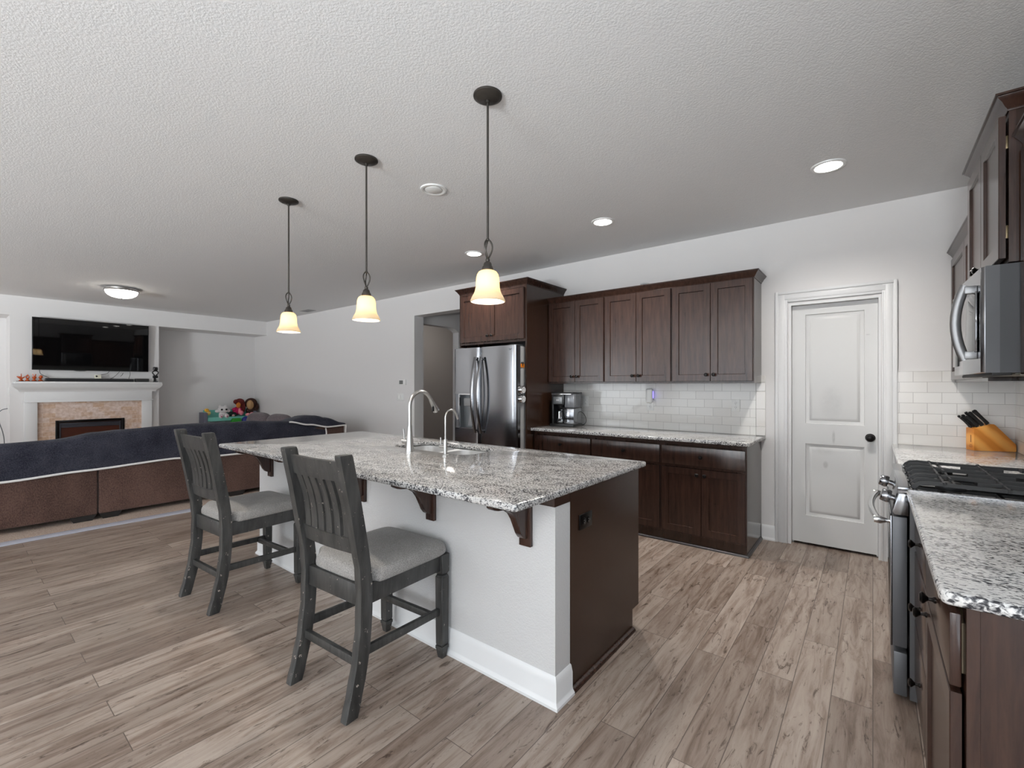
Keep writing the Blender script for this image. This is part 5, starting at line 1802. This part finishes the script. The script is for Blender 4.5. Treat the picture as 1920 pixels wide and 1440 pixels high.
def cushion(m, cx, cy, cz, rx, ry, rz, n=3.2):
    def f(u, v):
        a = 2 * pi * u; b = -pi / 2 + pi * v
        sg = lambda c, e: math.copysign(abs(c) ** e, c)
        k = 2 / n
        return (cx + rx * sg(cos(b), k) * sg(cos(a), k), cy + ry * sg(cos(b), 0.9) * sg(sin(a), 0.9), cz + rz * sg(sin(b), k))
    m.grid(f, 28, 16, True)
    bmesh.ops.remove_doubles(m.bm, verts=m.bm.verts, dist=0.001)
for (cx, w) in ((-8.85, 0.42), (-8.05, 0.40), (-7.28, 0.38)):
    m = MB(); cushion(m, cx, 3.68, 0.61, w, 0.14, 0.265)
    part('back_cushion', m, M_cushion, sf, label='puffy taupe back cushion', angle=70)

def interp(tab, t):
    for (a, va), (b, vb) in zip(tab, tab[1:]):
        if t <= b:
            k = max(0.0, (t - a) / (b - a)); k = k * k * (3 - 2 * k)
            return va + (vb - va) * k
    return tab[-1][1]
TOP = [(-0.8, 0.830), (0.35, 0.832), (0.70, 0.838), (1.00, 0.880), (1.25, 0.900), (1.64, 0.916), (2.24, 0.908), (2.45, 0.915), (2.65, 0.896), (3.0, 0.880), (3.47, 0.79)]
BOT = [(-0.8, 0.47), (0.35, 0.488), (0.89, 0.514), (1.69, 0.545), (1.80, 0.522), (2.49, 0.520), (3.47, 0.50)]
Y0c, Y1c = -0.72, 3.465
def cover(u, v):
    y = Y0c + (Y1c - Y0c) * u
    zt = interp(TOP, y); zb = interp(BOT, y)
    wr = 0.006 * sin(y * 7.3) + 0.004 * sin(y * 17.1 + 2.0) + 0.022 * noise.noise((y * 3.0 + v * 2.5, v * 3.0, 0.3)) + 0.008 * noise.noise((y * 9.0 - v * 6.0, v * 8.0, 3.7))
    wr = max(wr, -0.006)
    path = [(SX + 0.010, zb), (SX + 0.014 + wr * 0.4, zb + 0.10), (SX + 0.014 + wr, zb + (zt - zb) * 0.55), (SX + 0.010 + wr, zt - 0.07), (SX - 0.012, zt - 0.025), (SX - 0.055, zt - 0.004), (SX - 0.12, zt + wr * 0.5), (SX - 0.20, zt - 0.012), (SX - 0.27, zt - 0.06), (SX - 0.30, zt - 0.16), (SX - 0.31, 0.46)]
    q = v * (len(path) - 1); i = min(int(q), len(path) - 2); f = q - i
    a, b = path[i], path[i + 1]
    return (a[0] + (b[0] - a[0]) * f, y, a[1] + (b[1] - a[1]) * f)
cv = thing('sofa_cover', 'navy plush cover with white piping draped over the long sofa back', 'sofa cover', (SX, 1.4, 0.5))
m = MB().grid(cover, 190, 44)
bmesh.ops.solidify(m.bm, geom=m.bm.faces[:], thickness=-0.006)
part('cover_sheet', m, M_plush, cv, angle=80)
pts = [(SX + 0.016, Y0c + (Y1c - Y0c) * k / 60, interp(BOT, Y0c + (Y1c - Y0c) * k / 60)) for k in range(61)]
pts2 = [tuple(Vector(cover(1.0, v)) + Vector((0.004, 0.0, 0.002))) for v in [0.02 + 0.58 * k / 14 for k in range(15)]]
part('piping', MB().tube(pts, 0.011, 8), M_piping, cv, label='white piping')
part('piping', MB().tube(pts2, 0.010, 8), M_piping, cv, label='white piping')
# second cover over the far end of the sofa back
cv2 = thing('sofa_cover', 'smaller navy plush cover with white piping over the far sofa corner', 'sofa cover', (-6.4, 3.4, 0.75))
BOT2 = [(2.93, 0.874), (3.20, 0.822), (3.50, 0.770), (3.765, 0.778)]
TOP2 = [(2.93, 0.884), (3.05, 0.920), (3.20, 0.948), (3.35, 0.936), (3.50, 0.900), (3.765, 0.815)]
def cover2(u, v):
    y = 2.93 + 0.835 * u
    zt = interp(TOP2, y); zb = interp(BOT2, y)
    path = [(SX + 0.026, zb), (SX + 0.024, zb + (zt - zb) * 0.45), (SX - 0.002, zb + (zt - zb) * 0.80), (SX - 0.05, zt - 0.004), (SX - 0.13, zt), (SX - 0.26, zt - 0.010), (SX - 0.36, zt - 0.05), (SX - 0.40, zt - 0.14)]
    q = v * (len(path) - 1); i = min(int(q), len(path) - 2); f = q - i
    a, b = path[i], path[i + 1]
    return (a[0] + (b[0] - a[0]) * f, y, a[1] + (b[1] - a[1]) * f)
m = MB().grid(cover2, 50, 28)
bmesh.ops.solidify(m.bm, geom=m.bm.faces[:], thickness=-0.006)
part('cover_sheet', m, M_plush, cv2, angle=80)
e1 = [Vector(cover2(k / 30, 0.0)) + Vector((0.004, 0, 0)) for k in range(31)]
e1 = e1 + [Vector((SX + 0.016, 3.768, 0.70)), Vector((SX + 0.012, 3.768, 0.60)), Vector((SX + 0.012, 3.768, 0.46))]
part('piping', MB().tube(e1, 0.011, 8), M_piping, cv2, label='white piping')

# ------------------------------------------------------------------ toy rack and plush toys in the alcove corner
tr_ = thing('toy_rack', 'grey and teal toy storage rack in the corner behind the sofa', 'toy rack', (-10.95, 3.93, 0))
M_greyw = mat('grey_painted_wood', lin(98, 98, 112), 0.6)
M_teal = mat('teal_plastic', lin(128, 204, 190), 0.4)
for y in (3.435, 4.40):
    part('side_frame', MB().box(-11.19, -10.88, y, y + 0.065, 0.002, 0.80, 0.008), M_greyw, tr_)
for k, z in enumerate((0.64, 0.36)):
    m = MB().prism([(-11.15, z), (-10.90, z - 0.03), (-10.875, z + 0.055), (-10.905, z + 0.055), (-10.92, z - 0.005), (-11.14, z + 0.02), (-11.15, z + 0.20), (-11.165, z + 0.20)], 'y', 3.502, 4.398)
    part('bin', m, M_teal, tr_)
part('rail', MB().box(-10.895, -10.875, 3.50, 4.40, 0.03, 0.08), M_greyw, tr_)
XT = -10.99
ZB = 0.672
def plush(name, label, loc, parts_):
    t = thing(name, label, 'plush toy', loc, 0, 'plush toys on the rack')
    for (nm, balls, col) in parts_:
        m = MB()
        for c_, r_ in balls:
            m.ball((loc[0] + c_[0], loc[1] + c_[1], loc[2] + c_[2]), r_, 14, 10)
        part(nm, m, PM(col), t)
    return t
_pm = {}
def PM(col):
    if col not in _pm:
        _pm[col] = mat('plush_%d_%d_%d' % col, lin(*col), 0.9)
    return _pm[col]
W_ = (226, 222, 222); K_ = (24, 22, 24); P_ = (176, 112, 132)
plush('plush_cat', 'white plush cat with big dark eyes sitting on the toy rack', (XT + 0.05, 3.80, ZB),
      [('body', [((0, 0, 0.075), (0.06, 0.075, 0.08))], W_),
       ('head', [((0.01, 0, 0.175), (0.075, 0.105, 0.075)), ((0.0, -0.10, 0.150), (0.03, 0.05, 0.035)), ((0.0, 0.10, 0.150), (0.03, 0.05, 0.035)), ((0, -0.055, 0.240), (0.02, 0.03, 0.035)), ((0, 0.050, 0.240), (0.02, 0.03, 0.035))], W_),
       ('foot', [((0.065, -0.055, 0.045), (0.03, 0.045, 0.048))], W_), ('foot', [((0.065, 0.055, 0.045), (0.03, 0.045, 0.048))], W_),
       ('paw_pads', [((0.094, -0.055, 0.035), (0.004, 0.018, 0.017)), ((0.092, -0.075, 0.066), (0.004, 0.008, 0.008)), ((0.092, -0.05, 0.070), (0.004, 0.008, 0.008)), ((0.094, 0.055, 0.035), (0.004, 0.018, 0.017)), ((0.092, 0.04, 0.068), (0.004, 0.008, 0.008)), ((0.092, 0.066, 0.068), (0.004, 0.008, 0.008))], P_),
       ('eyes', [((0.080, -0.045, 0.182), (0.008, 0.022, 0.020)), ((0.080, 0.042, 0.182), (0.008, 0.022, 0.020))], K_)])
plush('plush_duck', 'small yellow plush bird perched at the left end of the toy rack', (XT + 0.06, 3.505, 0.735),
      [('body', [((0, 0.02, 0.05), (0.035, 0.045, 0.045))], (222, 196, 120)), ('head', [((0, -0.01, 0.115), (0.035, 0.042, 0.036))], (232, 176, 52)),
       ('beak', [((0.03, 0.03, 0.085), (0.012, 0.02, 0.010))], (224, 140, 30)), ('eyes', [((0.031, -0.02, 0.126), (0.005, 0.006, 0.006)), ((0.031, 0.006, 0.126), (0.005, 0.006, 0.006))], K_)])
plush('plush_doll', 'red-haired rag doll in a magenta dress on the toy rack', (XT + 0.02, 4.10, ZB + 0.01),
      [('body', [((0, 0.0, 0.13), (0.06, 0.10, 0.09)), ((0.02, -0.07, 0.165), (0.04, 0.05, 0.035))], (182, 22, 84)), ('head', [((0.05, 0.0, 0.255), (0.045, 0.045, 0.065))], (196, 116, 40)),
       ('hair', [((0.0, 0.045, 0.315), (0.075, 0.10, 0.085)), ((0.0, 0.11, 0.21), (0.06, 0.05, 0.13)), ((0.02, -0.04, 0.33), (0.05, 0.05, 0.05))], (92, 22, 18)),
       ('foot', [((0.07, 0.05, 0.085), (0.04, 0.045, 0.05))], (224, 132, 146)), ('arm', [((0.05, 0.02, 0.12), (0.03, 0.03, 0.07))], (224, 132, 146))])
plush('plush_monkey', 'dark brown plush monkey with tan face in the corner', (XT + 0.0, 4.40, ZB + 0.03),
      [('body', [((0, 0.0, 0.10), (0.08, 0.12, 0.10))], (50, 28, 20)), ('head', [((0, -0.015, 0.265), (0.09, 0.13, 0.12)), ((0.0, 0.10, 0.18), (0.06, 0.05, 0.09))], (58, 30, 20)),
       ('face', [((0.06, -0.055, 0.235), (0.05, 0.075, 0.105))], (176, 140, 98)), ('hand', [((0.10, -0.12, 0.02), (0.03, 0.05, 0.035)), ((0.10, -0.03, 0.035), (0.03, 0.05, 0.035))], (228, 150, 160))])
plush('plush_bear', 'small black and green plush slumped beside the white cat', (XT + 0.06, 3.965, ZB),
      [('body', [((0, 0, 0.07), (0.05, 0.075, 0.06)), ((0.01, 0.05, 0.06), (0.05, 0.05, 0.055))], (18, 34, 30)), ('snout', [((0.052, 0.02, 0.045), (0.02, 0.03, 0.025))], (188, 156, 152))])
m = MB().prism([(3.90, 0.555), (4.07, 0.540), (4.12, 0.585), (4.09, 0.66), (3.95, 0.66)], 'x', -10.87, -10.78, 0.01, 2)
solo('green_toy_truck', m, mat('bright_green', lin(34, 138, 32), 0.4), 'bright green plastic toy hanging on the front of the rack', 'toy')
m = MB().ball((-10.83, 4.215, 0.60), (0.05, 0.085, 0.09), 16, 12)
solo('blue_toy_ball', m, mat('royal_blue', lin(24, 34, 120), 0.5), 'dark blue stuffed toy beside the green plastic one', 'toy')
